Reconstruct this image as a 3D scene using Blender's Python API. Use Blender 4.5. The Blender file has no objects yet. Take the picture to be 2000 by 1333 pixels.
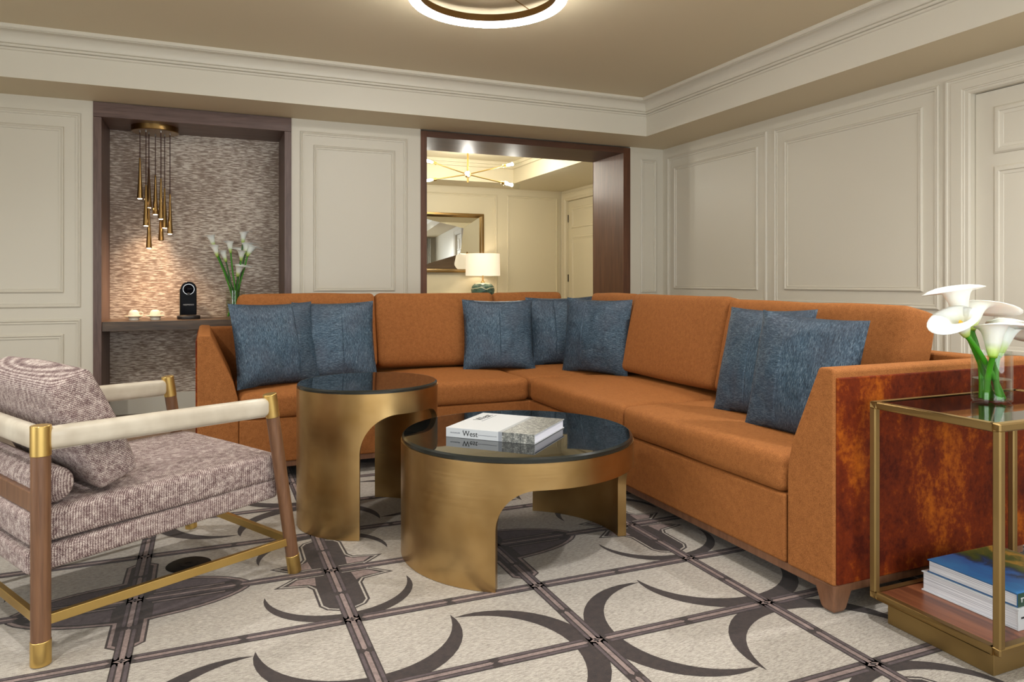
import bpy, bmesh, math, random
from mathutils import Vector, Matrix, noise
random.seed(7)
PI = math.pi
R = math.radians
SC = bpy.context.scene
COL = SC.collection

# ------------------------------------------------------------------ camera, world, light, exposure
cd = bpy.data.cameras.new('camera'); cam = bpy.data.objects.new('camera', cd); COL.objects.link(cam)
cam.location = (0, 0, 1.0)
cam.rotation_euler = (R(90), 0, -0.4007)
cd.sensor_width = 36.0
cd.lens = 1404.8 / 2000 * 36.0
cd.shift_y = -115.8 / 2000
cd.clip_start = 0.05
SC.camera = cam

vs = SC.view_settings
vs.view_transform = 'Standard'; vs.look = 'None'; vs.gamma = 1.0; vs.use_curve_mapping = False
vs.exposure = 0.25

world = bpy.data.worlds.new('world'); SC.world = world; world.use_nodes = True
bgn = world.node_tree.nodes['Background']
bgn.inputs[0].default_value = (0.80, 0.88, 1.0, 1); bgn.inputs[1].default_value = 1.0

def area_light(name, loc, rot, sx, sy, power, color=(1, 1, 1), spread=180):
    l = bpy.data.lights.new(name, 'AREA'); l.shape = 'RECTANGLE'; l.size = sx; l.size_y = sy
    l.energy = power; l.color = color; l.spread = R(spread)
    o = bpy.data.objects.new(name, l); COL.objects.link(o); o.location = loc; o.rotation_euler = rot
    return o
# daylight falling through the window behind the camera and the one in the left wall
area_light('daylight_front', (0.9, -2.55, 1.25), (R(90), 0, 0), 4.6, 1.9, 114, (0.97, 0.985, 1.0))
area_light('daylight_left', (-3.5, 0.9, 1.25), (0, R(-90), 0), 1.9, 2.4, 60, (0.97, 0.985, 1.0))
# added overhead fill lamps: see downlight() below

# ------------------------------------------------------------------ materials
def srgb(r, g, b):
    f = lambda c: ((c / 255) / 12.92 if c / 255 <= 0.04045 else ((c / 255 + 0.055) / 1.055) ** 2.4)
    return (f(r), f(g), f(b), 1)

class Mat:
    def __init__(s, name, base=(0.8, 0.8, 0.8, 1), rough=0.5, metal=0.0, **kw):
        s.m = bpy.data.materials.new(name); s.m.use_nodes = True
        s.t = s.m.node_tree; s.n = s.t.nodes; s.b = s.n['Principled BSDF']
        s.b.inputs['Base Color'].default_value = base
        s.b.inputs['Roughness'].default_value = rough
        s.b.inputs['Metallic'].default_value = metal
        for k, v in kw.items(): s.b.inputs[k.replace('_', ' ')].default_value = v
        s._co = None
    def link(s, a, b): s.t.links.new(a, b); return b
    def co(s, scale=(1, 1, 1), rot=(0, 0, 0), kind='Object'):
        tc = s.n.new('ShaderNodeTexCoord'); mp = s.n.new('ShaderNodeMapping')
        mp.inputs['Scale'].default_value = scale; mp.inputs['Rotation'].default_value = rot
        s.link(tc.outputs[kind], mp.inputs[0]); return mp.outputs[0]
    def noise(s, co, scale, detail=3, rough=0.55, dist=0.0):
        n = s.n.new('ShaderNodeTexNoise'); s.link(co, n.inputs['Vector'])
        n.inputs['Scale'].default_value = scale; n.inputs['Detail'].default_value = detail
        n.inputs['Roughness'].default_value = rough; n.inputs['Distortion'].default_value = dist
        return n.outputs['Fac']
    def ramp(s, fac, stops, interp='LINEAR'):
        r = s.n.new('ShaderNodeValToRGB'); s.link(fac, r.inputs[0]); cr = r.color_ramp; cr.interpolation = interp
        while len(cr.elements) < len(stops): cr.elements.new(0.5)
        for e, (p, c) in zip(cr.elements, stops): e.position = p; e.color = c
        return r.outputs[0]
    def mix(s, fac, a, b, mode='MIX'):
        m = s.n.new('ShaderNodeMix'); m.data_type = 'RGBA'; m.blend_type = mode
        if isinstance(fac, float): m.inputs[0].default_value = fac
        else: s.link(fac, m.inputs[0])
        for i, v in ((6, a), (7, b)):
            if isinstance(v, tuple): m.inputs[i].default_value = v
            else: s.link(v, m.inputs[i])
        return m.outputs[2]
    def math(s, op, a, b=None):
        m = s.n.new('ShaderNodeMath'); m.operation = op
        for i, v in ((0, a), (1, b)):
            if v is None: continue
            if isinstance(v, (int, float)): m.inputs[i].default_value = v
            else: s.link(v, m.inputs[i])
        return m.outputs[0]
    def color(s, sock): s.link(sock, s.b.inputs['Base Color'])
    def bump(s, h, strength=0.3, dist=0.001):
        b = s.n.new('ShaderNodeBump'); b.inputs['Strength'].default_value = strength; b.inputs['Distance'].default_value = dist
        s.link(h, b.inputs['Height']); s.link(b.outputs[0], s.b.inputs['Normal'])
    def roughness(s, sock): s.link(sock, s.b.inputs['Roughness'])

M = {}
def mk(key, name, *a, **k): M[key] = Mat(name, *a, **k); return M[key]

m = mk('cream', 'cream painted panelling', srgb(218, 212, 197), 0.42)
m.bump(m.noise(m.co(), 60, 2), 0.05, 0.001)
mk('foyer', 'warm cream foyer paint', srgb(222, 211, 182), 0.5)
m = mk('taupe', 'taupe ceiling paint', srgb(218, 204, 174), 0.6)
m = mk('floorwood', 'grey brown oak floor', srgb(105, 85, 70), 0.4)
c = m.co((1.2, 9, 1)); m.color(m.ramp(m.noise(c, 3, 5, 0.6, 0.4), [(0.3, srgb(84, 68, 56)), (0.7, srgb(132, 110, 92))]))

def wood(key, name, c1, c2, rough, axis, scale=1.0):
    m = mk(key, name, c1, rough)
    sc = {'X': (1.5, 22, 22), 'Y': (22, 1.5, 22), 'Z': (22, 22, 1.5)}[axis]
    co = m.co(tuple(v * scale for v in sc))
    n1 = m.noise(co, 1.6, 6, 0.62, 0.5); n2 = m.noise(co, 7, 3, 0.5)
    f = m.math('ADD', m.math('MULTIPLY', n1, 0.75), m.math('MULTIPLY', n2, 0.25))
    m.color(m.ramp(f, [(0.36, c1), (0.64, c2)])); m.bump(f, 0.12, 0.001)
    return m
wood('nichewood', 'purple brown stained niche wood', srgb(84, 63, 57), srgb(116, 92, 84), 0.42, 'Z')
wood('nichewood_h', 'purple brown stained niche wood lying', srgb(84, 63, 57), srgb(116, 92, 84), 0.42, 'X')
wood('openwood', 'dark reddish walnut opening lining', srgb(82, 48, 30), srgb(108, 68, 44), 0.45, 'Z')
wood('openwood_h', 'dark reddish walnut header lining', srgb(76, 46, 30), srgb(98, 62, 42), 0.50, 'X')
wood('shelfwood', 'dark grey walnut shelf', srgb(50, 38, 30), srgb(104, 84, 66), 0.35, 'X')
wood('chairwood', 'mid walnut chair leg', srgb(92, 62, 42), srgb(124, 88, 62), 0.4, 'Z')
wood('sofawood', 'taupe walnut sofa rail', srgb(110, 74, 52), srgb(132, 92, 66), 0.42, 'Z')
wood('shelfwalnut', 'polished walnut shelf with dark figure', srgb(84, 46, 30), srgb(150, 92, 60), 0.3, 'Y', 0.35)

m = mk('wallpaper', 'woven dash wallcovering', srgb(140, 120, 105), 0.55)
co = m.co((17, 17, 120)); n1 = m.noise(co, 1.0, 2.5, 0.6, 0.25)
n2 = m.noise(m.co((60, 60, 60)), 6, 2); n3 = m.noise(m.co((1.3, 1.3, 1.3)), 2.0, 2)
f = m.math('ADD', n1, m.math('MULTIPLY', m.math('SUBTRACT', n3, 0.5), 0.30))
f = m.math('ADD', f, m.math('MULTIPLY', m.math('SUBTRACT', n2, 0.5), 0.15))
m.color(m.ramp(f, [(0.40, srgb(138, 118, 104)), (0.5, srgb(172, 154, 138)), (0.60, srgb(222, 211, 198))])); m.bump(f, 0.5, 0.002)

m = mk('sofa', 'burnt orange wool upholstery', srgb(192, 120, 62), 0.85, Sheen_Weight=0.2, Sheen_Roughness=0.5, Specular_IOR_Level=0.25)
m.b.inputs['Sheen Tint'].default_value = srgb(235, 150, 70)
w = m.noise(m.co((1, 1, 1)), 420, 2); w2 = m.noise(m.co(), 60, 2)
f = m.math('ADD', m.math('MULTIPLY', w, 0.75), m.math('MULTIPLY', w2, 0.25))
m.color(m.ramp(f, [(0.32, srgb(116, 68, 30)), (0.68, srgb(164, 104, 55))])); m.bump(w, 0.25, 0.0008)
m = mk('velvet', 'mottled amber velvet', srgb(150, 66, 14), 0.7, Sheen_Weight=0.12, Sheen_Roughness=0.3, Specular_IOR_Level=0.15)
m.b.inputs['Sheen Tint'].default_value = srgb(255, 130, 30)
n1 = m.noise(m.co((1, 1, 0.6)), 7, 5, 0.6, 0.3); n2 = m.noise(m.co(), 60, 3, 0.7)
f = m.math('ADD', m.math('MULTIPLY', n1, 0.7), m.math('MULTIPLY', n2, 0.3))
m.color(m.ramp(f, [(0.38, srgb(66, 16, 3)), (0.52, srgb(104, 36, 5)), (0.70, srgb(176, 92, 16))])); m.bump(n2, 0.3, 0.002)

def pillow_mat(key, name, scl):
    m = mk(key, name, srgb(60, 84, 104), 0.5, 0.25, Specular_IOR_Level=0.35)
    n1 = m.noise(m.co(scl), 1.0, 3, 0.6, 0.6); n2 = m.noise(m.co(), 6, 2); n3 = m.noise(m.co(tuple(v * 2.2 for v in scl)), 1, 2)
    f = m.math('ADD', m.math('MULTIPLY', n1, 0.65), m.math('MULTIPLY', n3, 0.35))
    col = m.ramp(f, [(0.34, srgb(30, 40, 50)), (0.5, srgb(56, 78, 96)), (0.68, srgb(108, 124, 136))])
    m.color(m.mix(m.ramp(n2, [(0.4, (0, 0, 0, 1)), (0.65, (1, 1, 1, 1))]), col, m.mix(0.35, col, srgb(66, 62, 72))))
    m.bump(f, 0.6, 0.003); m.roughness(m.ramp(n1, [(0.3, (0.6,) * 3 + (1,)), (0.7, (0.4,) * 3 + (1,))]))
pillow_mat('pil_v', 'blue crinkled satin with upright crinkle', (260, 90, 60))
pillow_mat('pil_h', 'blue crinkled satin with lying crinkle', (60, 90, 290))

def boucle(key, axis):
    m = mk(key, 'ribbed plum and ivory woven wool', srgb(140, 120, 118), 0.95)
    w = m.noise(m.co((560, 560, 560)), 1, 2, 0.65); w2 = m.noise(m.co(), 60, 3, 0.6)
    wv = m.n.new('ShaderNodeTexWave'); wv.wave_type = 'BANDS'; wv.bands_direction = axis; wv.wave_profile = 'SIN'
    wv.inputs['Scale'].default_value = 62; wv.inputs['Distortion'].default_value = 1.2; wv.inputs['Detail'].default_value = 2; wv.inputs['Detail Scale'].default_value = 6
    m.link(m.co(rot=(0, 0, R(42)) if axis == 'X' else (0, R(14), 0)), wv.inputs['Vector'])
    f = m.math('ADD', m.math('MULTIPLY', w, 0.62), m.math('MULTIPLY', w2, 0.28))
    f = m.math('ADD', f, m.math('MULTIPLY', wv.outputs['Fac'], 0.10))
    m.color(m.ramp(f, [(0.36, srgb(58, 36, 38)), (0.49, srgb(128, 104, 102)), (0.62, srgb(222, 210, 200))])); m.bump(f, 0.8, 0.003)
boucle('boucle', 'X'); boucle('boucle_z', 'Z')
m = mk('leather', 'ivory leather', srgb(200, 190, 172), 0.38)
m.color(m.ramp(m.noise(m.co(), 9, 3), [(0.3, srgb(176, 164, 146)), (0.7, srgb(206, 197, 180))])); m.bump(m.noise(m.co(), 300, 2), 0.08, 0.0005)

def metal(key, name, c1, c2, rough, sc=(2, 2, 260), bmp=0.05):
    m = mk(key, name, c1, rough, 1.0)
    n = m.noise(m.co(sc), 1, 2); n2 = m.noise(m.co(), 4, 3)
    m.color(m.mix(m.ramp(n2, [(0.35, (0, 0, 0, 1)), (0.7, (1, 1, 1, 1))]), c1, c2))
    m.roughness(m.math('ADD', m.math('MULTIPLY', n, 0.14), rough - 0.07)); m.bump(n, bmp, 0.0006)
metal('bronze', 'brushed antique brass', srgb(202, 170, 118), srgb(172, 138, 86), 0.32)
metal('brass', 'satin brass', srgb(222, 190, 118), srgb(212, 178, 106), 0.36, (3, 3, 3), bmp=0.0)
metal('tablebrass', 'dull antique brass', srgb(158, 132, 86), srgb(148, 122, 76), 0.48, (3, 3, 3), bmp=0.0)
mk('pbrass', 'polished dark brass', srgb(150, 120, 74), 0.28, 1.0)
mk('smoke', 'black smoked glass', (0.006, 0.0065, 0.006, 1), 0.02, 0.0, IOR=1.6)
mk('smokeedge', 'ground grey green glass edge', srgb(30, 33, 30), 0.22)
mk('bronzeglass', 'dark bronze tinted glass', (0.012, 0.006, 0.004, 1), 0.02, 0.0, IOR=1.65)
mk('mirror', 'mirror silver', (0.9, 0.92, 0.9, 1), 0.0, 1.0)
mk('chrome', 'chrome', (0.35, 0.35, 0.36, 1), 0.3, 1.0)
mk('steel', 'dark hinge steel', srgb(92, 84, 70), 0.35, 1.0)
mk('ceramic', 'cream white porcelain', srgb(238, 230, 214), 0.2)
mk('blackgloss', 'glossy black plastic', (0.004, 0.004, 0.006, 1), 0.10, 0.0, Specular_IOR_Level=0.03)
mk('blackmatte', 'matte black plastic', (0.018, 0.018, 0.020, 1), 0.45)
mk('white', 'white paper cover', srgb(186, 189, 192), 0.4)
mk('ink', 'dark ink', srgb(14, 14, 17), 0.6)
mk('greyink', 'pale grey ink', srgb(112, 116, 124), 0.6)
m = mk('paper', 'page edges', srgb(200, 200, 205), 0.8)
n = m.noise(m.co((3, 3, 700)), 1, 1); m.color(m.ramp(n, [(0.35, srgb(150, 152, 160)), (0.6, srgb(222, 222, 226))]))
mk('pagewhite', 'bright page edges', srgb(228, 228, 238), 0.7)
mk('green', 'calla stem green', srgb(66, 146, 24), 0.4)
mk('darkgreen', 'deep stem green', srgb(40, 92, 20), 0.4)
mk('spadix', 'yellow spadix', srgb(226, 180, 50), 0.6)
m = mk('petal', 'calla white', srgb(246, 248, 240), 0.4, Subsurface_Weight=0.15)
tc = m.n.new('ShaderNodeTexCoord'); sp = m.n.new('ShaderNodeSeparateXYZ'); m.link(tc.outputs['Generated'], sp.inputs[0])
m.color(m.ramp(sp.outputs[2], [(0.0, srgb(150, 190, 40)), (0.22, srgb(206, 222, 140)), (0.42, srgb(244, 246, 232)), (1.0, srgb(250, 251, 248))]))
mk('shade', 'white linen lamp shade', srgb(250, 240, 225), 0.8)
M['shade'].b.inputs['Emission Color'].default_value = srgb(255, 236, 205); M['shade'].b.inputs['Emission Strength'].default_value = 0.45
m = mk('teal', 'teal reactive glaze', srgb(62, 92, 86), 0.25)
n = m.noise(m.co((1, 1, 2)), 14, 4, 0.6, 0.8); m.color(m.ramp(n, [(0.35, srgb(40, 64, 60)), (0.6, srgb(92, 124, 112))]))
mk('tealpale', 'pale foam glaze', srgb(196, 198, 170), 0.3)
mk('curtain', 'sheer white curtain', srgb(240, 240, 238), 0.9)
mk('outlet', 'black outlet cover', (0.006, 0.006, 0.006, 1), 0.6, 0.0, Specular_IOR_Level=0.2)

def emis(key, name, col, st):
    m = Mat(name); m.b.inputs['Base Color'].default_value = col
    m.b.inputs['Emission Color'].default_value = col; m.b.inputs['Emission Strength'].default_value = st; M[key] = m
emis('ringglow', 'lit white acrylic', (1.0, 0.97, 0.92, 1), 48.0)
emis('ringsoft', 'dim glow of ring lip and added collar', (1.0, 0.97, 0.92, 1), 2.4)
emis('bulbglow', 'lit bulb', (1.0, 0.92, 0.78, 1), 16.0)
emis('tipglow', 'lit pendant diffuser', (1.0, 0.83, 0.62, 1), 14.0)

def glass(key, name, tint, ior=1.45, clear=0.0):
    m = bpy.data.materials.new(name); m.use_nodes = True; t = m.node_tree; t.nodes.clear()
    out = t.nodes.new('ShaderNodeOutputMaterial'); g = t.nodes.new('ShaderNodeBsdfGlossy'); tr = t.nodes.new('ShaderNodeBsdfTransparent')
    g.inputs['Roughness'].default_value = 0.01; tr.inputs['Color'].default_value = tint
    fr = t.nodes.new('ShaderNodeLayerWeight'); fr.inputs['Blend'].default_value = 0.5
    pw = t.nodes.new('ShaderNodeMath'); pw.operation = 'POWER'; pw.inputs[1].default_value = 4.0
    ma = t.nodes.new('ShaderNodeMath'); ma.operation = 'MULTIPLY_ADD'; ma.inputs[1].default_value = 0.6; ma.inputs[2].default_value = (ior - 1) * 0.08
    t.links.new(fr.outputs['Facing'], pw.inputs[0]); t.links.new(pw.outputs[0], ma.inputs[0])
    mx = t.nodes.new('ShaderNodeMixShader')
    t.links.new(ma.outputs[0], mx.inputs[0]); t.links.new(tr.outputs[0], mx.inputs[1]); t.links.new(g.outputs[0], mx.inputs[2])
    t.links.new(mx.outputs[0], out.inputs[0])
    class H: pass
    h = H(); h.m = m; M[key] = h
glass('glass', 'clear glass', (0.96, 0.98, 0.96, 1))
glass('pane', 'window glass', (0.98, 0.99, 0.98, 1), 1.2)
glass('water', 'vase water', (0.90, 0.96, 0.88, 1), 1.33)

# rug
def rugmat(key, name, a, b, sc):
    m = mk(key, name, a, 0.95, Sheen_Weight=0.1)
    n = m.noise(m.co(sc), 1, 4, 0.7); n2 = m.noise(m.co(), 500, 2)
    f = m.math('ADD', m.math('MULTIPLY', n, 0.7), m.math('MULTIPLY', n2, 0.3))
    m.color(m.ramp(f, [(0.38, a), (0.58, b)])); m.bump(n2, 0.5, 0.002)
rugmat('rug_cream', 'heathered cream wool pile', srgb(122, 114, 105), srgb(182, 175, 165), (70, 420, 40))
rugmat('rug_dark', 'dark umber wool pile', srgb(32, 22, 21), srgb(50, 37, 34), (60, 60, 60))
rugmat('rug_mauve', 'mauve taupe wool pile', srgb(108, 91, 88), srgb(138, 120, 115), (60, 60, 60))
rugmat('rug_grey', 'shadow plum wool pile', srgb(62, 50, 53), srgb(84, 71, 73), (60, 60, 60))

m = mk('photo', 'grey photograph of a town on the cover', srgb(150, 148, 140), 0.35)
n1 = m.noise(m.co(), 60, 5, 0.75); n2 = m.noise(m.co(), 180, 3, 0.7)
f = m.math('ADD', m.math('MULTIPLY', n1, 0.6), m.math('MULTIPLY', n2, 0.4))
m.color(m.ramp(f, [(0.38, srgb(34, 36, 38)), (0.5, srgb(108, 108, 102)), (0.62, srgb(184, 182, 174))]))
m = mk('greybar', 'grey gradient bar', srgb(136, 140, 146), 0.35)
m = mk('painting', 'blue and green painted landscape cover', srgb(40, 90, 170), 0.4)
tc = m.n.new('ShaderNodeTexCoord'); sp = m.n.new('ShaderNodeSeparateXYZ'); m.link(tc.outputs['Object'], sp.inputs[0])
n1 = m.noise(m.co((1, 1, 1)), 11, 5, 0.6, 0.6)
f = m.math('ADD', m.math('MULTIPLY', sp.outputs[0], 3.0), 0.0)
f = m.math('ADD', f, m.math('MULTIPLY', m.math('SUBTRACT', n1, 0.5), 0.9))
m.color(m.ramp(f, [(0.0, srgb(48, 132, 200)), (0.30, srgb(46, 104, 180)), (0.40, srgb(32, 60, 96)), (0.5, srgb(62, 84, 42)), (0.62, srgb(98, 104, 46)), (0.72, srgb(202, 152, 62)), (0.82, srgb(110, 110, 60)), (0.9, srgb(176, 150, 138))]))

def MM(k): return M[k].m

# ------------------------------------------------------------------ mesh helpers
class MB:
    def __init__(s): s.v = []; s.f = []; s.mi = []; s.sm = []
    def add(s, vs_, fs, mat=0, smooth=False, T=None):
        o = len(s.v)
        for v in vs_:
            v = Vector(v); s.v.append(T @ v if T else v)
        for f in fs: s.f.append([i + o for i in f]); s.mi.append(mat); s.sm.append(smooth)
        return s
    def box(s, x0, x1, y0, y1, z0, z1, mat=0, T=None):
        v = [(x0, y0, z0), (x1, y0, z0), (x1, y1, z0), (x0, y1, z0), (x0, y0, z1), (x1, y0, z1), (x1, y1, z1), (x0, y1, z1)]
        return s.add(v, [(0, 3, 2, 1), (4, 5, 6, 7), (0, 1, 5, 4), (1, 2, 6, 5), (2, 3, 7, 6), (3, 0, 4, 7)], mat, False, T)
    def prism(s, pts, a0, a1, axis='Z', mat=0, T=None):
        n = len(pts)
        def p(q, a): return {'Z': (q[0], q[1], a), 'Y': (q[0], a, q[1]), 'X': (a, q[0], q[1])}[axis]
        v = [p(q, a0) for q in pts] + [p(q, a1) for q in pts]
        f = [tuple(range(n - 1, -1, -1)), tuple(range(n, 2 * n))] + [(i, (i + 1) % n, n + (i + 1) % n, n + i) for i in range(n)]
        return s.add(v, f, mat, False, T)
    def tube(s, path, r, seg=14, cap=True, mat=0, T=None, smooth=True):
        path = [Vector(p) for p in path]; n = len(path)
        rr = r if isinstance(r, (list, tuple)) else [r] * n
        v = []; up = None
        for i, p in enumerate(path):
            d = (path[min(i + 1, n - 1)] - path[max(i - 1, 0)]).normalized()
            if up is None:
                up = Vector((0, 0, 1)) if abs(d.z) < 0.9 else Vector((1, 0, 0))
            a = (up - d * up.dot(d)).normalized(); b = d.cross(a); up = a
            for k in range(seg):
                t = 2 * PI * k / seg; v.append(p + (a * math.cos(t) + b * math.sin(t)) * rr[i])
        f = [(i * seg + k, i * seg + (k + 1) % seg, (i + 1) * seg + (k + 1) % seg, (i + 1) * seg + k) for i in range(n - 1) for k in range(seg)]
        s.add(v, f, mat, smooth, T)
        if cap:
            s.add(v[:seg], [tuple(range(seg - 1, -1, -1))], mat, False, T); s.add(v[-seg:], [tuple(range(seg))], mat, False, T)
        return s
    def lathe(s, prof, seg=48, mat=0, T=None, smooth=True, closed=False):
        v = []; n = len(prof)
        for (r, z) in prof:
            for k in range(seg):
                t = 2 * PI * k / seg; v.append((r * math.cos(t), r * math.sin(t), z))
        rng = range(n) if closed else range(n - 1)
        f = [(i * seg + k, i * seg + (k + 1) % seg, ((i + 1) % n) * seg + (k + 1) % seg, ((i + 1) % n) * seg + k) for i in rng for k in range(seg)]
        return s.add(v, f, mat, smooth, T)
    def softbox(s, hx, hy, hz, r, puff=(0, 0, 0), n=12, mat=0, T=None, seed=0, wob=0.0):
        bm = bmesh.new(); bmesh.ops.create_cube(bm, size=2)
        bmesh.ops.subdivide_edges(bm, edges=bm.edges[:], cuts=n, use_grid_fill=True)
        h = Vector((hx, hy, hz))
        for w in bm.verts:
            p = Vector([math.sin(c * PI / 2) for c in w.co]); q = Vector((p.x * hx, p.y * hy, p.z * hz))
            inn = Vector([max(-(h[i] - r), min(h[i] - r, q[i])) for i in range(3)]); d = q - inn
            if d.length > 1e-9: q = inn + d.normalized() * r
            u = Vector((q.x / hx, q.y / hy, q.z / hz))
            q.z += puff[2] * (1 - u.x ** 2) * (1 - u.y ** 2) * u.z
            q.y += puff[1] * (1 - u.x ** 4) * (1 - u.z ** 2) * u.y
            q.x += puff[0] * (1 - u.y ** 4) * (1 - u.z ** 2) * u.x
            if wob:
                q += Vector(noise.noise_vector(q * 4 + Vector((seed, seed * 2, 0)))) * wob
            w.co = q
        vs_ = [w.co.copy() for w in bm.verts]; fs = [[w.index for w in f.verts] for f in bm.faces]; bm.verts.index_update()
        fs = [[w.index for w in f.verts] for f in bm.faces]; bm.free()
        return s.add(vs_, fs, mat, True, T)
    def build(s, name, mats, parent=None, bevel=0, seg=2, loc=None, fix=True, sharp=40):
        me = bpy.data.meshes.new(name); me.from_pydata([tuple(v) for v in s.v], [], s.f)
        for k in (mats if isinstance(mats, (list, tuple)) else [mats]): me.materials.append(MM(k))
        for p, mi_, sm in zip(me.polygons, s.mi, s.sm): p.material_index = mi_; p.use_smooth = sm
        if fix:
            bm = bmesh.new(); bm.from_mesh(me); bmesh.ops.remove_doubles(bm, verts=bm.verts[:], dist=1e-6)
            bmesh.ops.recalc_face_normals(bm, faces=bm.faces[:]); bm.to_mesh(me); bm.free()
        if any(s.sm):
            try: me.set_sharp_from_angle(angle=R(sharp))
            except Exception: pass
        o = bpy.data.objects.new(name, me); COL.objects.link(o)
        if parent: o.parent = parent
        if loc: o.location = loc
        if bevel:
            b = o.modifiers.new('bevel', 'BEVEL'); b.width = bevel; b.segments = seg; b.limit_method = 'ANGLE'; b.angle_limit = R(35)
        return o

def thing(name, label, cat, loc=(0, 0, 0), rz=0, group=None):
    o = bpy.data.objects.new(name, None); COL.objects.link(o); o.location = loc; o.rotation_euler = (0, 0, rz)
    o.empty_display_size = 0.1; o['label'] = label; o['category'] = cat
    if group: o['group'] = group
    return o
def tag(o, label, cat, group=None):
    o['label'] = label; o['category'] = cat
    if group: o['group'] = group
    return o
def struct(o, label=None):
    o['kind'] = 'structure'
    if label: o['label'] = label
    return o
def copy_tree(o, parent=None):
    c = o.copy(); COL.objects.link(c)
    if parent: c.parent = parent
    for ch in list(o.children): copy_tree(ch, c)
    return c
def text_mb(body, size, T, mb, mat=0, ext=0.0003, align='LEFT'):
    cu = bpy.data.curves.new('txt', 'FONT'); cu.body = body; cu.size = size; cu.extrude = ext; cu.align_x = align; cu.resolution_u = 3
    o = bpy.data.objects.new('txt', cu); COL.objects.link(o)
    me = bpy.data.meshes.new_from_object(o.evaluated_get(bpy.context.evaluated_depsgraph_get()))
    mb.add([v.co.copy() for v in me.vertices], [tuple(p.vertices) for p in me.polygons], mat, False, T)
    bpy.data.objects.remove(o); bpy.data.curves.remove(cu); bpy.data.meshes.remove(me)

# ------------------------------------------------------------------ room shell
XR, XL, YB, YF = 3.94, -3.2, 5.666, -2.2
ZS, ZC = 2.24, 2.535
SXR, SYB, SXL, SYF = 3.447, 5.198, -2.7, -1.7     # inner edge of the dropped soffit

struct(MB().box(XL - .2, 5.0, YF - .2, 9.1, -0.1, 0.0).build('floor', 'floorwood'))

def wallbox(name, boxes, mat='cream'):
    mb = MB()
    for b in boxes: mb.box(*b)
    return struct(mb.build(name, mat, fix=False))
NX0, NX1, OX0, OX1 = -0.721, 0.586, 1.594, 3.579
wallbox('wall_back', [(XL, NX0, YB, 6.2, 0, 2.75), (NX1, OX0, YB, 6.2, 0, 2.75), (OX1, 4.5, YB, 6.2, 0, 2.75), (NX0, NX1, YB, 6.2, ZS, 2.75), (OX0, OX1, YB, 6.2, ZS, 2.75)])
wallbox('wall_niche', [(NX0, NX1, 6.12, 6.2, 0.0, ZS)], 'wallpaper')
# right wall with door hole
DY0, DY1, DZ = 1.80, 2.712, 2.058
wallbox('wall_right', [(XR, XR + .2, DY1, YB, 0, 2.75), (XR, XR + .2, YF, DY0, 0, 2.75), (XR, XR + .2, DY0, DY1, DZ, 2.75)])
# left wall with window hole
WLY0, WLY1, WZ0, WZ1 = -0.3, 2.1, 0.30, 2.12
wallbox('wall_left', [(XL - .2, XL, YF, WLY0, 0, 2.75), (XL - .2, XL, WLY1, 6.2, 0, 2.75), (XL - .2, XL, WLY0, WLY1, 0, WZ0), (XL - .2, XL, WLY0, WLY1, WZ1, 2.75)])
WX0, WX1 = -1.4, 3.2
wallbox('wall_front', [(XL - .2, WX0, YF - .2, YF, 0, 2.75), (WX1, XR + .2, YF - .2, YF, 0, 2.75), (WX0, WX1, YF - .2, YF, 0, WZ0), (WX0, WX1, YF - .2, YF, WZ1, 2.75)])
def window(name, x0, x1, z0, z1, T, n):
    mb = MB(); w = .05
    mb.box(x0, x1, -.05, .03, z0, z0 + w, T=T).box(x0, x1, -.05, .03, z1 - w, z1, T=T)
    for k in range(n + 1):
        x = x0 + (x1 - x0 - w) * k / n; mb.box(x, x + w, -.05, .03, z0 + w, z1 - w, T=T)
    o = struct(mb.build(name, 'cream', bevel=.003))
    g = MB().box(x0 + w, x1 - w, -.012, -.006, z0 + w, z1 - w, T=T).build('pane', 'pane', o)
    return o
window('window_1', WX0, WX1, WZ0, WZ1, Matrix.Translation((0, YF - .12, 0)), 4)
window('window_2', WLY0, WLY1, WZ0, WZ1, Matrix.Translation((XL - .12, 0, 0)) @ Matrix.Rotation(R(90), 4, 'Z'), 2)

# ceiling: tray with dropped soffits, undersides taupe and faces cream
mb = MB()
mb.box(XL, XR, YF, YB, ZC, 2.75, mat=0)
def soffit(x0, x1, y0, y1):
    v = [(x0, y0, ZS), (x1, y0, ZS), (x1, y1, ZS), (x0, y1, ZS), (x0, y0, ZC), (x1, y0, ZC), (x1, y1, ZC), (x0, y1, ZC)]
    mb.add(v, [(0, 3, 2, 1)], 0); mb.add(v, [(4, 5, 6, 7), (0, 1, 5, 4), (1, 2, 6, 5), (2, 3, 7, 6), (3, 0, 4, 7)], 1)
soffit(XL, XR, SYB, YB); soffit(SXR, XR, SYF, SYB); soffit(XL, SXL, SYF, SYB); soffit(XL, XR, YF, SYF)
struct(mb.build('ceiling', ['taupe', 'cream'], fix=False))
# crown moulding, mitred around the tray
prof = [(0, 2.405), (.007, 2.408), (.010, 2.413), (.010, 2.421), (.004, 2.423), (.014, 2.425), (.019, 2.430), (.020, 2.437), (.016, 2.442), (.024, 2.443)]
for k in range(9):
    t = k / 8 * PI / 2; prof.append((.027 + .062 * (1 - math.cos(t)), 2.446 + .062 * math.sin(t)))
prof += [(.092, 2.508), (.092, 2.511), (.103, 2.511), (.108, 2.516), (.108, ZC), (0, ZC)]
mb = MB(); vv = []
for (p, z) in prof: vv += [(SXL + p, SYF + p, z), (SXR - p, SYF + p, z), (SXR - p, SYB - p, z), (SXL + p, SYB - p, z)]
n = len(prof)
mb.add(vv, [(i * 4 + k, i * 4 + (k + 1) % 4, ((i + 1) % n) * 4 + (k + 1) % 4, ((i + 1) % n) * 4 + k) for i in range(n) for k in range(4)], 0, True)
struct(mb.build('trim_1', 'cream', sharp=25))

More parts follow.
